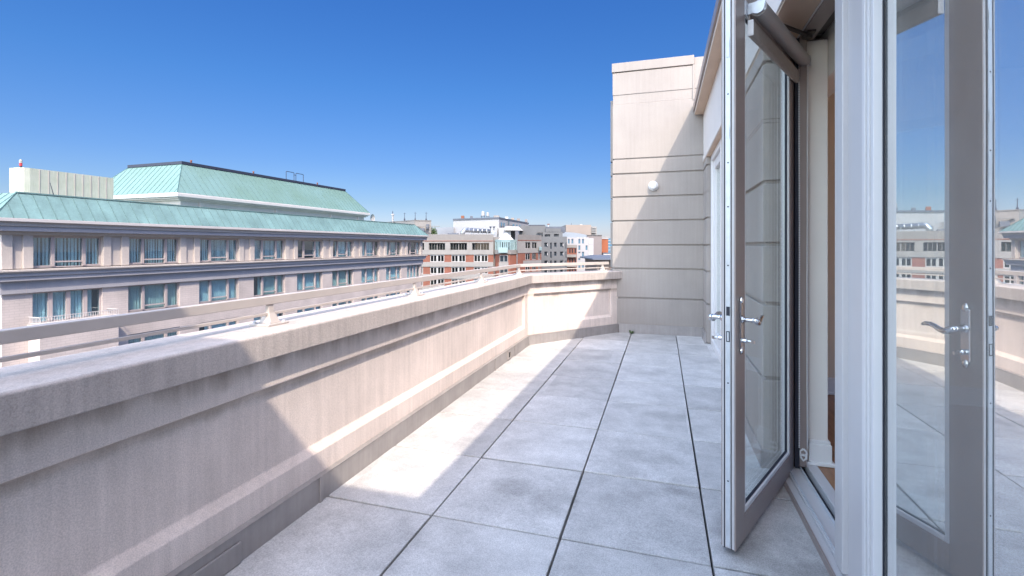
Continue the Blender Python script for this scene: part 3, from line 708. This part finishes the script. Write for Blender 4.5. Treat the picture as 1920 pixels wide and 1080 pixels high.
o = place('lightning_rod', toH(-37.3,19.0,4.15), 'thin dark rod leaning in front of the pale rooftop screen', 'rod')
MB().tube([(.9,.4,0),(.9,.15,1.0)], [.03,.015], 5).build('rod', mt['navy'], o); MB().ball((.9,.4,.06), .09, 4).build('foot', mt['navy'], o)
o = place('satellite_dish', toH(-38.3,55.3,4.12), 'small white satellite dish past the right end of the upper green roof', 'dish')
MB().tube([(0,0,0),(0,0,.5)], .05, 6).build('stand', mt['gutter'], o)
MB().loft([[(.1*k*.6-.1, .55*math.sin(k/4*1.4)*math.cos(a*math.pi/6), .85+.55*math.sin(k/4*1.4)*math.sin(a*math.pi/6)) for a in range(12)] for k in range(5)], caps=False).build('dish', mt['bwhite'], o)

# ================================================================== far buildings (axes along and across the view axis)
YAW = TH; cY, sY = math.cos(YAW), math.sin(YAW); FPX = 906.7
def far(name, u, d, label, cat='building', z=GZ, group=None, yaw=0.0):
    """empty standing at depth d and lateral place u, its own x axis across the view"""
    x = (u-960)/FPX*d
    o = empty(name, (x*cY - d*sY, x*sY + d*cY, z), YAW+yaw); tag(o, label, cat, group); return o
def px(u, d, u0): return (u-u0)/FPX*d
def pz(v, d, base=GZ): return H + (461-v)/FPX*d - base

# ---- red brick apartment building
D = 115.0; U0 = 870
bb_ = far('brick_apartments', U0, D, 'red brick and pale concrete apartment building with a glazed corner turret')
X = lambda u: px(u, D, U0); Z = lambda v: pz(v, D)
xl, xr = X(770), X(925)
win0 = [(X(a),X(b),Z(469),Z(455.5)) for a,b in ((764,795),(804,834.5),(844,875.5),(885,917))]
w = MB(); w.wall(xl, xr, Z(477.5), Z(452.5), win0, 0, .9); w.build('concrete_storey', mt['bconc'], bb_, bevel=.03)
w = MB(); w.box(xl, xr, .3, 1.2, Z(452), Z(439.2)); w.box(xl,X(955),1.2,26,2,Z(444)); w.build('roof_parapet', mt['bparap'], bb_, bevel=.03)
w = MB(); w.box(xl-.05, xr, -.08, .9, Z(452.4), Z(451.2)); w.build('red_string_course', mt['rust'], bb_)
storeys = []
for k in range(4):
    dz = 22.5*k
    storeys.append((491.3+dz, 477.8+dz))
winb = [(X(a),X(b),Z(v1),Z(v0)) for v1,v0 in storeys for a,b in ((766,793),(806,833),(846,873),(888,915))]
w = MB()
w.wall(xl, xr, 0, Z(477.6), winb, .15, .88); w.build('brick_wall', mt['bbrick'], bb_)
for v1, v0 in storeys: MB().box(xl, xr, 0, .9, Z(v1+8.9), Z(v1)-.01).build('concrete_band', mt['bconc'], bb_, bevel=.03)
w = MB(); w.box(xl,xr,.88,.92,2,Z(454)); w.build('room_backing', mt['room'], bb_)
def far_window(h, n, mat, parent, y0=.35, fw=.10, mid=True, cur=.5):
    f = MB(); f.ring(h[0]+.01,h[1]-.01,h[2]+.01,h[3]-.01,fw,y0,y0+.12)
    wd_ = h[1]-h[0]
    for k in range(1,n):
        x = h[0]+wd_*k/n; t = fw*(1.15 if (mid and k == n//2) else .45)
        f.box(x-t,x+t,y0-.02,y0+.11,h[2]+.1,h[3]-.1)
    o = f.build('window', mat, parent)
    MB().box(h[0]+.05,h[1]-.05,y0+.13,y0+.15,h[2]+.05,h[3]-.05).build('pane', mt['farglass'], o)
    if cur:
        c = MB()
        for k in range(n):
            if random.random() < cur:
                x = h[0]+wd_*k/n; q = random.uniform(.35,1); c.box(x+.1,x+wd_/n*q,y0+.30,y0+.33,h[2],h[3])
        if c.v: c.build('blind', mt['fabric'], o)
    return o
for h in win0: far_window(h, 6, mt['bconc'], bb_, .40, .07, True, .95)
for h in winb: far_window(h, 4, mt['bwhite'], bb_, .25, .18, True, .45)
# right wing, receding a little
RWX = X(973)
def skew(mbd, x0, k):     # wing front recedes by k metres per metre
    mbd.v = [(x, y + (x-x0)*k, z) for x, y, z in mbd.v]; return mbd
K = 1.3
def Xr(u):                # lateral place of pixel column on the receding wing
    a = (u-960)/FPX; b = (RWX + px(U0,D,960)*0)
    xw = (a*(D - RWX*K) - (U0-960)/FPX*D)/(1 - a*K); return xw
rww0 = [(Xr(a),Xr(b),Z(466.5),Z(454)) for a,b in ((984.5,994),(997,1006))]
w = MB(); w.wall(RWX-.3, Xr(1015), Z(474.5), Z(451), rww0, 0, .8); skew(w,RWX,K).build('wing_concrete', mt['bconc'], bb_)
w = MB(); w.box(RWX-.3, Xr(1015), .1, 1.4, Z(450.9), Z(439.8)); skew(w,RWX,K).build('wing_parapet', mt['bparap'], bb_)
w = MB(); w.box(RWX, Xr(1014), .83, 14, 2, Z(444)); skew(w,RWX,K).build('wing_body', mt['bparap'], bb_)
w = MB(); w.box(RWX-.3, Xr(1015), -.08, .1, Z(451), Z(449.8)); skew(w,RWX,K).build('wing_string_course', mt['rust'], bb_)
rwb = [(Xr(a),Xr(b),Z(488+22.5*k),Z(475.5+22.5*k)) for k in range(4) for a,b in ((985,993.5),(997.5,1005),(1009,1013))]
w = MB(); w.wall(RWX-.3, Xr(1015), 0, Z(474.6), rwb, .12, .8); skew(w,RWX,K).build('wing_brick', mt['bbrick'], bb_)
for k in range(4): skew(MB().box(Xr(981),Xr(1015),.0,.12,Z(496+22.5*k),Z(489+22.5*k)),RWX,K).build('wing_band', mt['bconc'], bb_)
for h in rww0+rwb:
    f = MB(); f.ring(h[0],h[1],h[2],h[3],.10,.3,.4); f.box((h[0]+h[1])/2-.06,(h[0]+h[1])/2+.06,.3,.4,h[2],h[3]); o = skew(f,RWX,K).build('window', mt['bwhite'], bb_)
    skew(MB().box(h[0],h[1],.42,.45,h[2],h[3]),RWX,K).build('pane', mt['farglass'], o)
w = MB(); w.box(RWX,Xr(1014),.78,.82,1,Z(452)); skew(w,RWX,K).build('room_backing', mt['room'], bb_)
w = MB(); w.box(Xr(1010.5),Xr(1015.5),-.9,.0,Z(470),Z(463)); skew(w,RWX,K).build('side_balcony', mt['teal'], bb_)
# corner turret
tc_ = X(948.5); tr_ = X(948.5)-X(927.5)
def octo(r, z, cy=1.6, ph=math.pi/8): return [(tc_+r*math.cos(ph+math.pi/4*j), cy+r*math.sin(ph+math.pi/4*j), z) for j in range(8)]
MB().loft([octo(tr_*.78,Z(449.5)), octo(.25,Z(436.2))]).build('turret_roof', mt['wroof'], bb_)
MB().loft([octo(tr_*1.02,Z(454)), octo(tr_*1.06,Z(449.3))]).build('turret_band', mt['teal'], bb_)
w = MB()
ring8 = octo(tr_, 0)
for j in range(8):
    p = Vector(ring8[j]); q = Vector(ring8[(j+1)%8]); 
    for t in (0,.27,.5,.73):
        a = p.lerp(q,t); w.tube([(a.x,a.y,Z(472)),(a.x,a.y,Z(454))], .16, 5)
w.build('turret_mullion', mt['teal'], bb_)
MB().loft([octo(tr_*.97,Z(472)), octo(tr_*.97,Z(454))]).build('turret_glass', mt['dkglass'], bb_)
MB().loft([octo(tr_*1.12,Z(476.5)), octo(tr_*1.12,Z(468.5))]).build('turret_base', mt['bparap'], bb_, bevel=.03)
MB().box(X(935),X(952),-2.0,-.6,Z(473.5),Z(464)).build('turret_balcony', mt['teal'], bb_)
w = MB(); w.loft([octo(tr_*1.02,0), octo(tr_*1.02,Z(476.6))]); w.build('turret_brick', mt['bbrick'], bb_)
for k in range(3):
    v = 478.5+22.5*k
    f = MB(); y = 1.6-tr_*1.02*math.cos(math.pi/8)
    f.box(X(935.5),X(953.5),y-.12,y+.1,Z(v+22.4),Z(v+13)); f.build('turret_sill', mt['bconc'], bb_)
    f = MB(); f.ring(X(937),X(952.5),Z(v+12.5),Z(v),.1,y-.08,y+.05); f.box(X(944.5),X(945.5),y-.08,y+.05,Z(v+12.5),Z(v)); o = f.build('window', mt['bwhite'], bb_)
    MB().box(X(937),X(952.5),y-.04,y+.03,Z(v+12.5),Z(v)).build('pane', mt['dkglass'], o)

# ---- silver duct lying on its roof
dD = 128.0
o = far('roof_duct', 890, dD, 'large silver ventilation duct lying along the brick building roof', 'duct', z=H+(461-439.5)/FPX*dD)
a = lambda u: px(u,dD,890); zz = lambda v: (439.5-v)/FPX*dD
MB().tube([(a(868),-2,zz(441)),(a(869.5),-2,zz(436)),(a(872),-2,zz(432.5)),(a(876),-1,zz(431.5)),(a(919),1,zz(433.5))], [.55,.55,.6,.62,.55], 12).build('duct', mt['galv'], o, smooth=True)
w = MB()
for u in (880,888,896,904,912): w.tube([(a(u),-.9+(u-876)*.045,zz(431.9+(u-880)*.045)),(a(u+1),-.9+(u-876)*.045,zz(431.9+(u-880)*.045))], .72, 12)
for u in (884,900,914): w.box(a(u),a(u+1),-.6,.6,-.4,zz(434))
w.build('duct_collar', mt['galv'], o)
MB().box(a(921),a(928),.4,2,-.2,zz(433)).build('duct_unit', mt['galv'], o, bevel=.1)
o = far('rooftop_cooler', 848, dD, 'dark blue low cooling unit on the brick building roof left of the silver duct', 'cooler', z=H+(461-439.8)/FPX*dD)
MB().box(-1.1,1.6,-1,1,-.3,zz(437)).build('casing', mt['slate'], o, bevel=.1); MB().tube([(.4,0,zz(437)),(.4,0,zz(436.3))], .5, 10).build('fan', mt['navy'], o)
MB().tube([(2.3,0,-.2),(2.3,0,zz(433)),(2.6,0,zz(431.5))], .12, 6).build('flue', mt['bparap'], o)

# ---- white building behind
D = 150.0; U0 = 893
o = wb = far('white_office', U0, D, 'white office block with dark roof edge and crowded rooftop plant')
X = lambda u: px(u,D,U0); Z = lambda v: pz(v,D)
def quadblock(pts, z0, z1): return MB().loft([[(x,y,z0) for x,y in pts],[(x,y,z1) for x,y in pts]])
def at(u, d): return ((u-960)/FPX*d - (U0-960)/FPX*D, d-D)
P = [at(850,159), at(935.5,150), at(991,186), at(905,196)]
quadblock(P, 0, Z(410)).build('wall', mt['wwall'], wb)
def grow(pts, g):
    cx = sum(p[0] for p in pts)/4; cy = sum(p[1] for p in pts)/4
    return [(cx+(x-cx)*g, cy+(y-cy)*g) for x,y in pts]
quadblock(grow(P,1.012), Z(410)-.02, Z(407)).build('roof_edge', mt['slate'], wb)
quadblock([at(814.5,168),at(851,158),at(853,170),at(818,180)], 0, pz(426,160)).build('low_wing', mt['wwall'], wb)
quadblock([at(932,143),at(966,146),at(962,149.5),at(934,148.9)], 0, pz(428,143)).build('terrace_block', mt['bconc'], wb)
qq = quadblock([at(935,140),at(958,141),at(958,144),at(935,143)], 0, pz(427,140)); qq.build('white_annexe', mt['wroof'], wb)
# sloping white canopy
cv = MB(); (ax,ay) = at(946,139); (bx,by2) = at(972,141); (cx_,cy_) = at(981,141)
cv.add([(ax,ay,pz(424.5,140)),(bx,by2,pz(424.5,140)),(cx_,cy_,pz(432,140)),(ax,ay,pz(432,140)),(ax,ay+5,pz(424.5,140)),(bx,by2+5,pz(424.5,140)),(cx_,cy_+5,pz(432,140)),(ax,ay+5,pz(432,140))],
       [(0,1,2,3),(7,6,5,4),(0,4,5,1),(1,5,6,2),(2,6,7,3),(3,7,4,0)]); cv.build('sloping_canopy', mt['wroof'], wb)
def on_side(u, v0, v1, wu):
    t = ((u-935.5)/(991-935.5)); dd = 150+36*t*.82
    x0,y0 = at(u,dd-.4); x1,y1 = at(u+wu,dd+.2)
    return MB().add([(x0,y0,pz(v1,dd)),(x1,y1,pz(v1,dd)),(x1,y1+1.5,pz(v1,dd)),(x0,y0+1.5,pz(v1,dd)),(x0,y0,pz(v0,dd)),(x1,y1,pz(v0,dd)),(x1,y1+1.5,pz(v0,dd)),(x0,y0+1.5,pz(v0,dd))],[(0,3,2,1),(4,5,6,7),(0,1,5,4),(1,2,6,5),(2,3,7,6),(3,0,4,7)])
for (u,v0,v1,wu) in ((939,416.5,424,2.6),(944,417.5,424,2.4),(953.5,413,420.5,1.2),(961,420,423.5,3.6),(967.5,421,423.5,3),(973,421.5,424,3.5)):
    on_side(u,v0,v1,wu).build('window', mt['blueglass'], wb)
for (u,lab) in ((919.5,'left'),(926,'right')):
    t_ = far('conical_vent', u, 138, f'dark funnel vent on the white office front, {lab} one of two above the silver duct', 'vent', z=H+(461-430)/FPX*138, group='funnel vents above the silver duct')
    MB().tube([(0,0,-.9),(0,0,.3),(0,0,.75)], [.12,.12,.38], 8).build('funnel', mt['slate'], t_); MB().tube([(0,0,.75),(0,0,.82)], .40, 8).build('rim', mt['navy'], t_)
zt = H+(461-407)/FPX*150
def plant(name, u, v0, v1, wu, d, mat, label, cat, group=None, shape='box'):
    o = far(name, u, d, label, cat, z=H+(461-v1)/FPX*d, group=group)
    h = (v1-v0)/FPX*d; w_ = wu/FPX*d/2
    if shape == 'box':
        MB().box(-w_,w_,-w_,w_,-.4,h*.85).build('casing', mat, o, bevel=.06); MB().box(-w_*.8,w_*.8,-w_*.8,w_*.8,h*.85,h).build('grille', mt['bparap'], o)
    else:
        MB().tube([(0,0,h*.25),(0,0,h*.85),(0,0,h)], [w_,w_,w_*.4], 12).build('tank', mat, o)
        fr_ = MB()
        for sx in (-1,1):
            for sy in (-1,1): fr_.box(sx*w_*.9-.07,sx*w_*.9+.07,sy*w_*.9-.07,sy*w_*.9+.07,-.4,h*.25)
        fr_.box(-w_*1.3,w_*1.3,-w_*1.3,w_*1.3,h*.18,h*.26); fr_.build('frame', mt['slate'], o)
    return o
plant('chimney_block',867.5,404,409,6,158,mt['rust'],'brown chimney block at the left of the white office roof','chimney')
plant('rooftop_unit',884,405,408.5,5,157,mt['slate'],'dark rooftop unit between the brown chimney and white tanks','rooftop unit')
plant('water_tank',905.5,396,407.5,6.5,156,mt['bwhite'],'taller white cylindrical tank on a dark frame on the office roof','tank','white tanks on the office roof','tank')
plant('water_tank',914.5,398,407.5,5,156,mt['bwhite'],'shorter white cylindrical tank beside the taller one on the office roof','tank','white tanks on the office roof','tank')
plant('rooftop_unit',931,404,408,11,158,mt['bconc'],'long pale rooftop unit right of the white tanks','rooftop unit')
plant('rooftop_unit',950,406,411,6,166,mt['gutter'],'white boxy rooftop unit over the office side wall','rooftop unit')
plant('rooftop_unit',961,408.5,413,6,172,mt['beige'],'beige rooftop unit in the middle of the office side roof','rooftop unit')
plant('rooftop_unit',972,409.5,414.5,6,178,mt['taupe'],'taupe rooftop unit second from the right end of the office roof','rooftop unit')
plant('rooftop_unit',986.5,411,417,5,184,mt['taupe'],'taupe rooftop unit at the far right end of the office roof','rooftop unit')

# ---- pale block with antennas behind the hotel's far end
D = 132.0; U0 = 780
ab = far('pale_block', U0, D, 'pale stone block with rooftop antennas behind the far end of the hotel')
X = lambda u: px(u,D,U0); Z = lambda v: pz(v,D)
P = [at(700,150), at(777,132), at(808.5,134), at(800,160)]
quadblock(P,0,Z(413.6)).build('wall', mt['bconc'], ab)
quadblock(grow(P,1.01),Z(413.6)-.01,Z(412.2)).build('roof_edge', mt['bparap'], ab)
x0,y0 = at(799,133.1); MB().box(x0,x0+.75,y0-.15,y0+.6,Z(429),Z(420)).build('window', mt['slate'], ab)
x0,y0 = at(781,131.9); MB().box(x0,x0+6.3,y0-.1,y0+.4,Z(424.6),Z(423.8)).build('string_course', mt['bparap'], ab)
x0,y0 = at(786,131.6); MB().box(x0,x0+1.4,y0-.4,y0+.4,Z(435),Z(428)).build('louvre', mt['slate'], ab)
for (u,v,lab) in ((758.5,398.5,'thin roof antenna on the pale block, nearest the white finial'),(778.5,397.5,'middle thin antenna with side arm on the pale block roof'),(799,397.5,'rightmost thin antenna above the small dark window of the pale block')):
    o = far('roof_antenna', u, 134, lab, 'antenna', z=H+(461-412.2)/FPX*134, group='antennas on the pale block roof')
    hh = (412.2-v)/FPX*134; MB().tube([(0,0,-.2),(0,0,hh)], [.09,.05], 6).build('mast', mt['navy'], o)
    m_ = MB(); m_.box(-.18,.18,-.15,.15,-.2,.35); m_.build('mount', mt['navy'], o)
    m_ = MB(); m_.tube([(-.3,0,hh*.85),(.4,0,hh*.85)], .035, 5); m_.build('arm', mt['navy'], o)
o = far('roof_finial', 736.3, 140, 'white ringed finial with a dark tip on the pale block roof', 'finial', z=H+(461-415)/FPX*140)
m_ = MB()
for z in (.1,.75,1.4): m_.tube([(0,0,z),(0,0,z+.35)], [.36,.28], 10)
m_.tube([(0,0,-.3),(0,0,1.9)], .22, 8); m_.tube([(0,0,1.85),(0,0,2.05),(0,0,2.2)],[.5,.5,.2],10); m_.build('finial', mt['bwhite'], o); MB().tube([(0,0,2.2),(0,0,3.1)], [.16,.04], 6).build('tip', mt['navy'], o)

# ---- grey concrete building
D = 142.0; U0 = 1025
gb = far('grey_apartments', U0, D, 'dark grey concrete apartment building with punched windows and stepped top')
X = lambda u: px(u,D,U0); Z = lambda v: pz(v,D)
gw = []
for k in range(4):
    v = 454.8+16.8*k
    gw += [(X(1020.5),X(1026.5),Z(v+8),Z(v)),(X(1031.5),X(1034.5),Z(v+12),Z(v)),(X(1039),X(1043.5),Z(v+8),Z(v)),(X(1050),X(1056),Z(v+8),Z(v)),(X(1060.3),X(1062),Z(v+12),Z(v))]
w = MB(); w.wall(X(1008.5),X(1063),0,Z(443.5),gw,0,.8); w.box(X(1008.5),X(1063),1.0,18,0,Z(444)); w.build('wall', mt['gconc'], gb)
MB().box(X(1009),X(1062.5),.8,.99,1,Z(445)).build('room_backing', mt['room'], gb)
for h in gw:
    o = MB().ring(h[0],h[1],h[2],h[3],.08,.35,.45).build('window', mt['slate'], gb); MB().box(h[0],h[1],.46,.5,h[2],h[3]).build('pane', mt['dkglass'], o)
    if h[1]-h[0] > .8: MB().add([(h[1],.3,h[3]-.25),(h[1],-.55,h[2]+.25),(h[1]-.08,-.55,h[2]+.2),(h[1]-.08,.3,h[3]-.3),(h[1],.3,h[2]+.1),(h[1]-.08,.3,h[2]+.1)],[(0,1,2,3),(0,4,1),(3,2,5)]).build('awning', mt['gutter'], o)
w = MB(); w.box(X(975),X(1023.5),1.5,16,0,Z(422.5)); w.build('left_block', mt['gconc'], gb)
w = MB(); w.wall(X(1007.5),X(1063)-1.2,Z(443.4),Z(434.5),[(X(1007.6),X(1018),Z(443.4),Z(435)),(X(1021.5),X(1032),Z(443.4),Z(439)),(X(1039),X(1048),Z(445),Z(438.5))],.6,1.2); w.box(X(1023.5),X(1052),.5,16,Z(434.4),Z(428)); w.box(X(1023.6),X(1050),1.3,15,Z(443.3),Z(434.4)); w.build('top_storey', mt['gconc'], gb)
w = MB(); w.box(X(1023.6),X(1061),3,15,Z(436),Z(424)); w.box(X(1022),X(1052),2.5,15,Z(429.3),Z(427.6)); w.build('penthouse_glazing', mt['slate'], gb)
w = MB(); w.box(X(992),X(1022.5),1.6,15,Z(422.4),Z(421)); w.build('roof_edge', mt['navy'], gb)
o = far('roof_flue', 1028, 150, 'small red capped flue on the grey apartment building roof', 'flue', z=H+(461-424)/FPX*150)
MB().tube([(0,0,-.3),(0,0,.5)], .16, 8).build('pipe', mt['gutter'], o); MB().box(-.35,.45,-.3,.3,.5,.72).build('cap', mt['rust'], o)

# ---- white modern building and its neighbours
D = 162.0; U0 = 1088
mb_ = far('white_apartments', U0, D, 'bright white modern apartment building with scattered narrow windows')
X = lambda u: px(u,D,U0); Z = lambda v: pz(v,D)
mw = [(X(a),X(b),Z(v1),Z(v0)) for a,b,v0,v1 in ((1065,1068,448,456.5),(1071.5,1075,448,456.5),(1084.5,1088,448,456.5),(1091.3,1094.8,448,456.5),(1084.5,1088,460,468.5),(1098,1101.5,460,468.5),(1091.3,1094.8,472,480.5),(1084.5,1088,472,474.5),(1084.5,1088,484,487.5),(1098,1101.5,484,488),(1084.5,1088,496,503),(1091.3,1094.8,496,504))]
w = MB(); w.wall(X(1060),X(1103.5),0,Z(445),mw,0,.7); w.box(X(1060),X(1103.5),.9,16,0,Z(445.5)); w.build('wall', mt['wwall'], mb_)
w = MB(); w.box(X(1103.5),X(1113.5),.6,15,0,Z(446.5)); w.build('side_bay', mt['wwall'], mb_)
for k in range(5): MB().box(X(1105),X(1112),.52,.6,Z(457+12*k),Z(448.5+12*k)).build('bay_window', mt['gutter'], mb_)
MB().box(X(1061),X(1103),.7,.89,1,Z(446)).build('room_backing', mt['room'], mb_)
for h in mw:
    o = MB().ring(h[0],h[1],h[2],h[3],.05,.2,.3).build('window', mt['slate'], mb_); MB().box(h[0],h[1],.31,.35,h[2],h[3]).build('pane', mt['blueglass'], o)
w = MB(); n_ = 12
prof = [(X(1049)+ (X(1101)-X(1049))*k/n_, Z(445) + (Z(435)-Z(445))*math.sin(math.pi*(.42+.5*k/n_))**.6) for k in range(n_+1)]
w.loft([[(x,y,z) for x,z in prof]+[(X(1101),y,Z(446)),(X(1049),y,Z(446))] for y in (1.0,12)]); w.build('curved_roof', mt['galv'], mb_)
D = 151.0; U0 = 1072
sb = far('small_brick_house', U0, D, 'narrow brick house with pale balconies in front of the white apartments')
X = lambda u: px(u,D,U0); Z = lambda v: pz(v,D)
w = MB(); w.box(X(1062),X(1081.5),0,5,0,Z(464.5)); w.build('wall', mt['bbrick'], sb)
w = MB(); w.box(X(1061.5),X(1082),-.2,5,Z(464.4),Z(459)); w.build('cornice', mt['bconc'], sb)
for k in range(3):
    w = MB(); w.box(X(1062),X(1080),-1.0,0,Z(482+18*k),Z(477+18*k)); w.build('balcony', mt['bconc'], sb)
    for a in (1067.5,1072,1077.5): MB().box(X(a),X(a+2.2),-.05,.1,Z(474+18*k),Z(466+18*k)).build('window', mt['dkglass'], sb)
D = 215.0; U0 = 1085
be = far('beige_block', U0, D, 'plain beige windowless block rising behind the white apartments')
X = lambda u: px(u,D,U0); Z = lambda v: pz(v,D)
w = MB(); w.box(X(1061),X(1108.5),0,20,0,Z(421.5)); w.build('wall', mt['beige'], be)
w = MB(); w.box(X(1108.4),X(1119.5),1,15,0,Z(424.5)); w.build('stair_tower', mt['bconc'], be)
w = MB()
for k in range(5): w.box(X(1109)+k*.45,X(1109)+k*.45+.12,-.3,1.0,Z(437),Z(426))
for k in range(4): w.box(X(1109),X(1118),-.35,1.0,Z(436-k*3),Z(436-k*3)+.15)
w.build('lattice', mt['bwhite'], be)
MB().box(X(1090),X(1094),3,5,Z(421.6),Z(420)).build('roof_vent', mt['gutter'], be); MB().tube([(X(1073),3,Z(421.6)),(X(1073),3,Z(417.5))], .12, 5).build('mast', mt['slate'], be)
D = 195.0; U0 = 1116
tb_ = far('taupe_block', U0, D, 'plain taupe wall block just left of the orange building')
X = lambda u: px(u,D,U0); Z = lambda v: pz(v,D)
MB().box(X(1101),X(1128.3),0,16,0,Z(441)).build('wall', mt['taupe'], tb_); MB().box(X(1100.6),X(1128.6),-.3,16,Z(441.2),Z(440.3)).build('coping', mt['bparap'], tb_)
MB().box(X(1128.3),X(1152),9,24,0,Z(442.5)).build('rear_wing', mt['bconc'], tb_)
D = 198.0; U0 = 1135
ob = far('orange_building', U0, D, 'orange clad building partly hidden behind the stone end wall')
X = lambda u: px(u,D,U0); Z = lambda v: pz(v,D)
MB().box(X(1128.5),X(1140.2),0,6,0,Z(448)).build('wall', mt['orange'], ob); MB().box(X(1128.3),X(1141),-.2,6,Z(447.9),Z(446)).build('roof_edge', mt['wwall'], ob)
MB().box(X(1140.3),X(1160),.5,6,0,Z(446.5)).build('glazed_wing', mt['blueglass'], ob)
w = MB()
for k in range(7): w.box(X(1140.3),X(1160),.4,.5,Z(451+6*k),Z(450.4+6*k))
w.build('floor_band', mt['gutter'], ob)
MB().box(X(1128.4),X(1160),-4,-.3,0,Z(475)).build('podium', mt['gutter'], ob); MB().box(X(1128.4),X(1160),-4.2,-.3,Z(475),Z(473.5)).build('podium_roof', mt['slate'], ob)
D = 62.0; U0 = 1140
lb = far('low_roofed_building', U0, D, 'low brown building with a slate overhanging roof beside the stone end wall')
X = lambda u: px(u,D,U0); Z = lambda v: pz(v,D)
MB().box(X(1119),X(1180),0,10,0,Z(486.8)).build('wall', mt['brownwall'], lb)
w = MB(); w.add([(X(1109.5),-.9,Z(487)),(X(1185),-.9,Z(487)),(X(1185),11,Z(487)),(X(1109.5),11,Z(487)),(X(1109.5),-.9,Z(484.5)),(X(1185),-.9,Z(484.5)),(X(1185),11,Z(484.5)),(X(1109.5),11,Z(484.5)),(X(1122),5,Z(479)),(X(1180),5,Z(479))],
  [(3,2,1,0),(0,1,5,4),(1,2,6,5),(2,3,7,6),(3,0,4,7),(4,5,9,8),(5,6,9),(6,7,8,9),(7,4,8)]); w.build('roof', mt['slate'], lb)
MB().box(X(1124),X(1127),-.06,.1,Z(510),Z(499)).build('door', mt['dkglass'], lb)
# ---- small tree between the pale block and the white wing
D = 150.0
tr = far('distant_tree', 811, D, 'small dark green tree between the pale block and the white office', 'tree')
base = pz(436, D)
MB().tube([(0,0,0),(.1,0,base*.6),(0,.1,base)], [.35,.25,.08], 8).build('trunk', mt['bark'], tr)
lf = MB(); rr = random.Random(5)
for k in range(900):
    a, b = rr.uniform(0,6.28), rr.uniform(-1,1); q = rr.random()**.4*1.0
    c = math.sqrt(1-b*b); x, y, z = 1.5*q*c*math.cos(a), 1.5*q*c*math.sin(a), base+1.6*q*b*(1+.2*math.sin(3*a))
    u_ = Vector((rr.uniform(-1,1),rr.uniform(-1,1),rr.uniform(-1,1))).normalized()*.2; v_ = Vector((rr.uniform(-1,1),rr.uniform(-1,1),rr.uniform(-1,1))).normalized()*.12
    p = Vector((x,y,z)); lf.add([tuple(p-u_),tuple(p+v_),tuple(p+u_),tuple(p-v_)],[(0,1,2,3)])
lf.build('crown', mt['leafy'], tr)
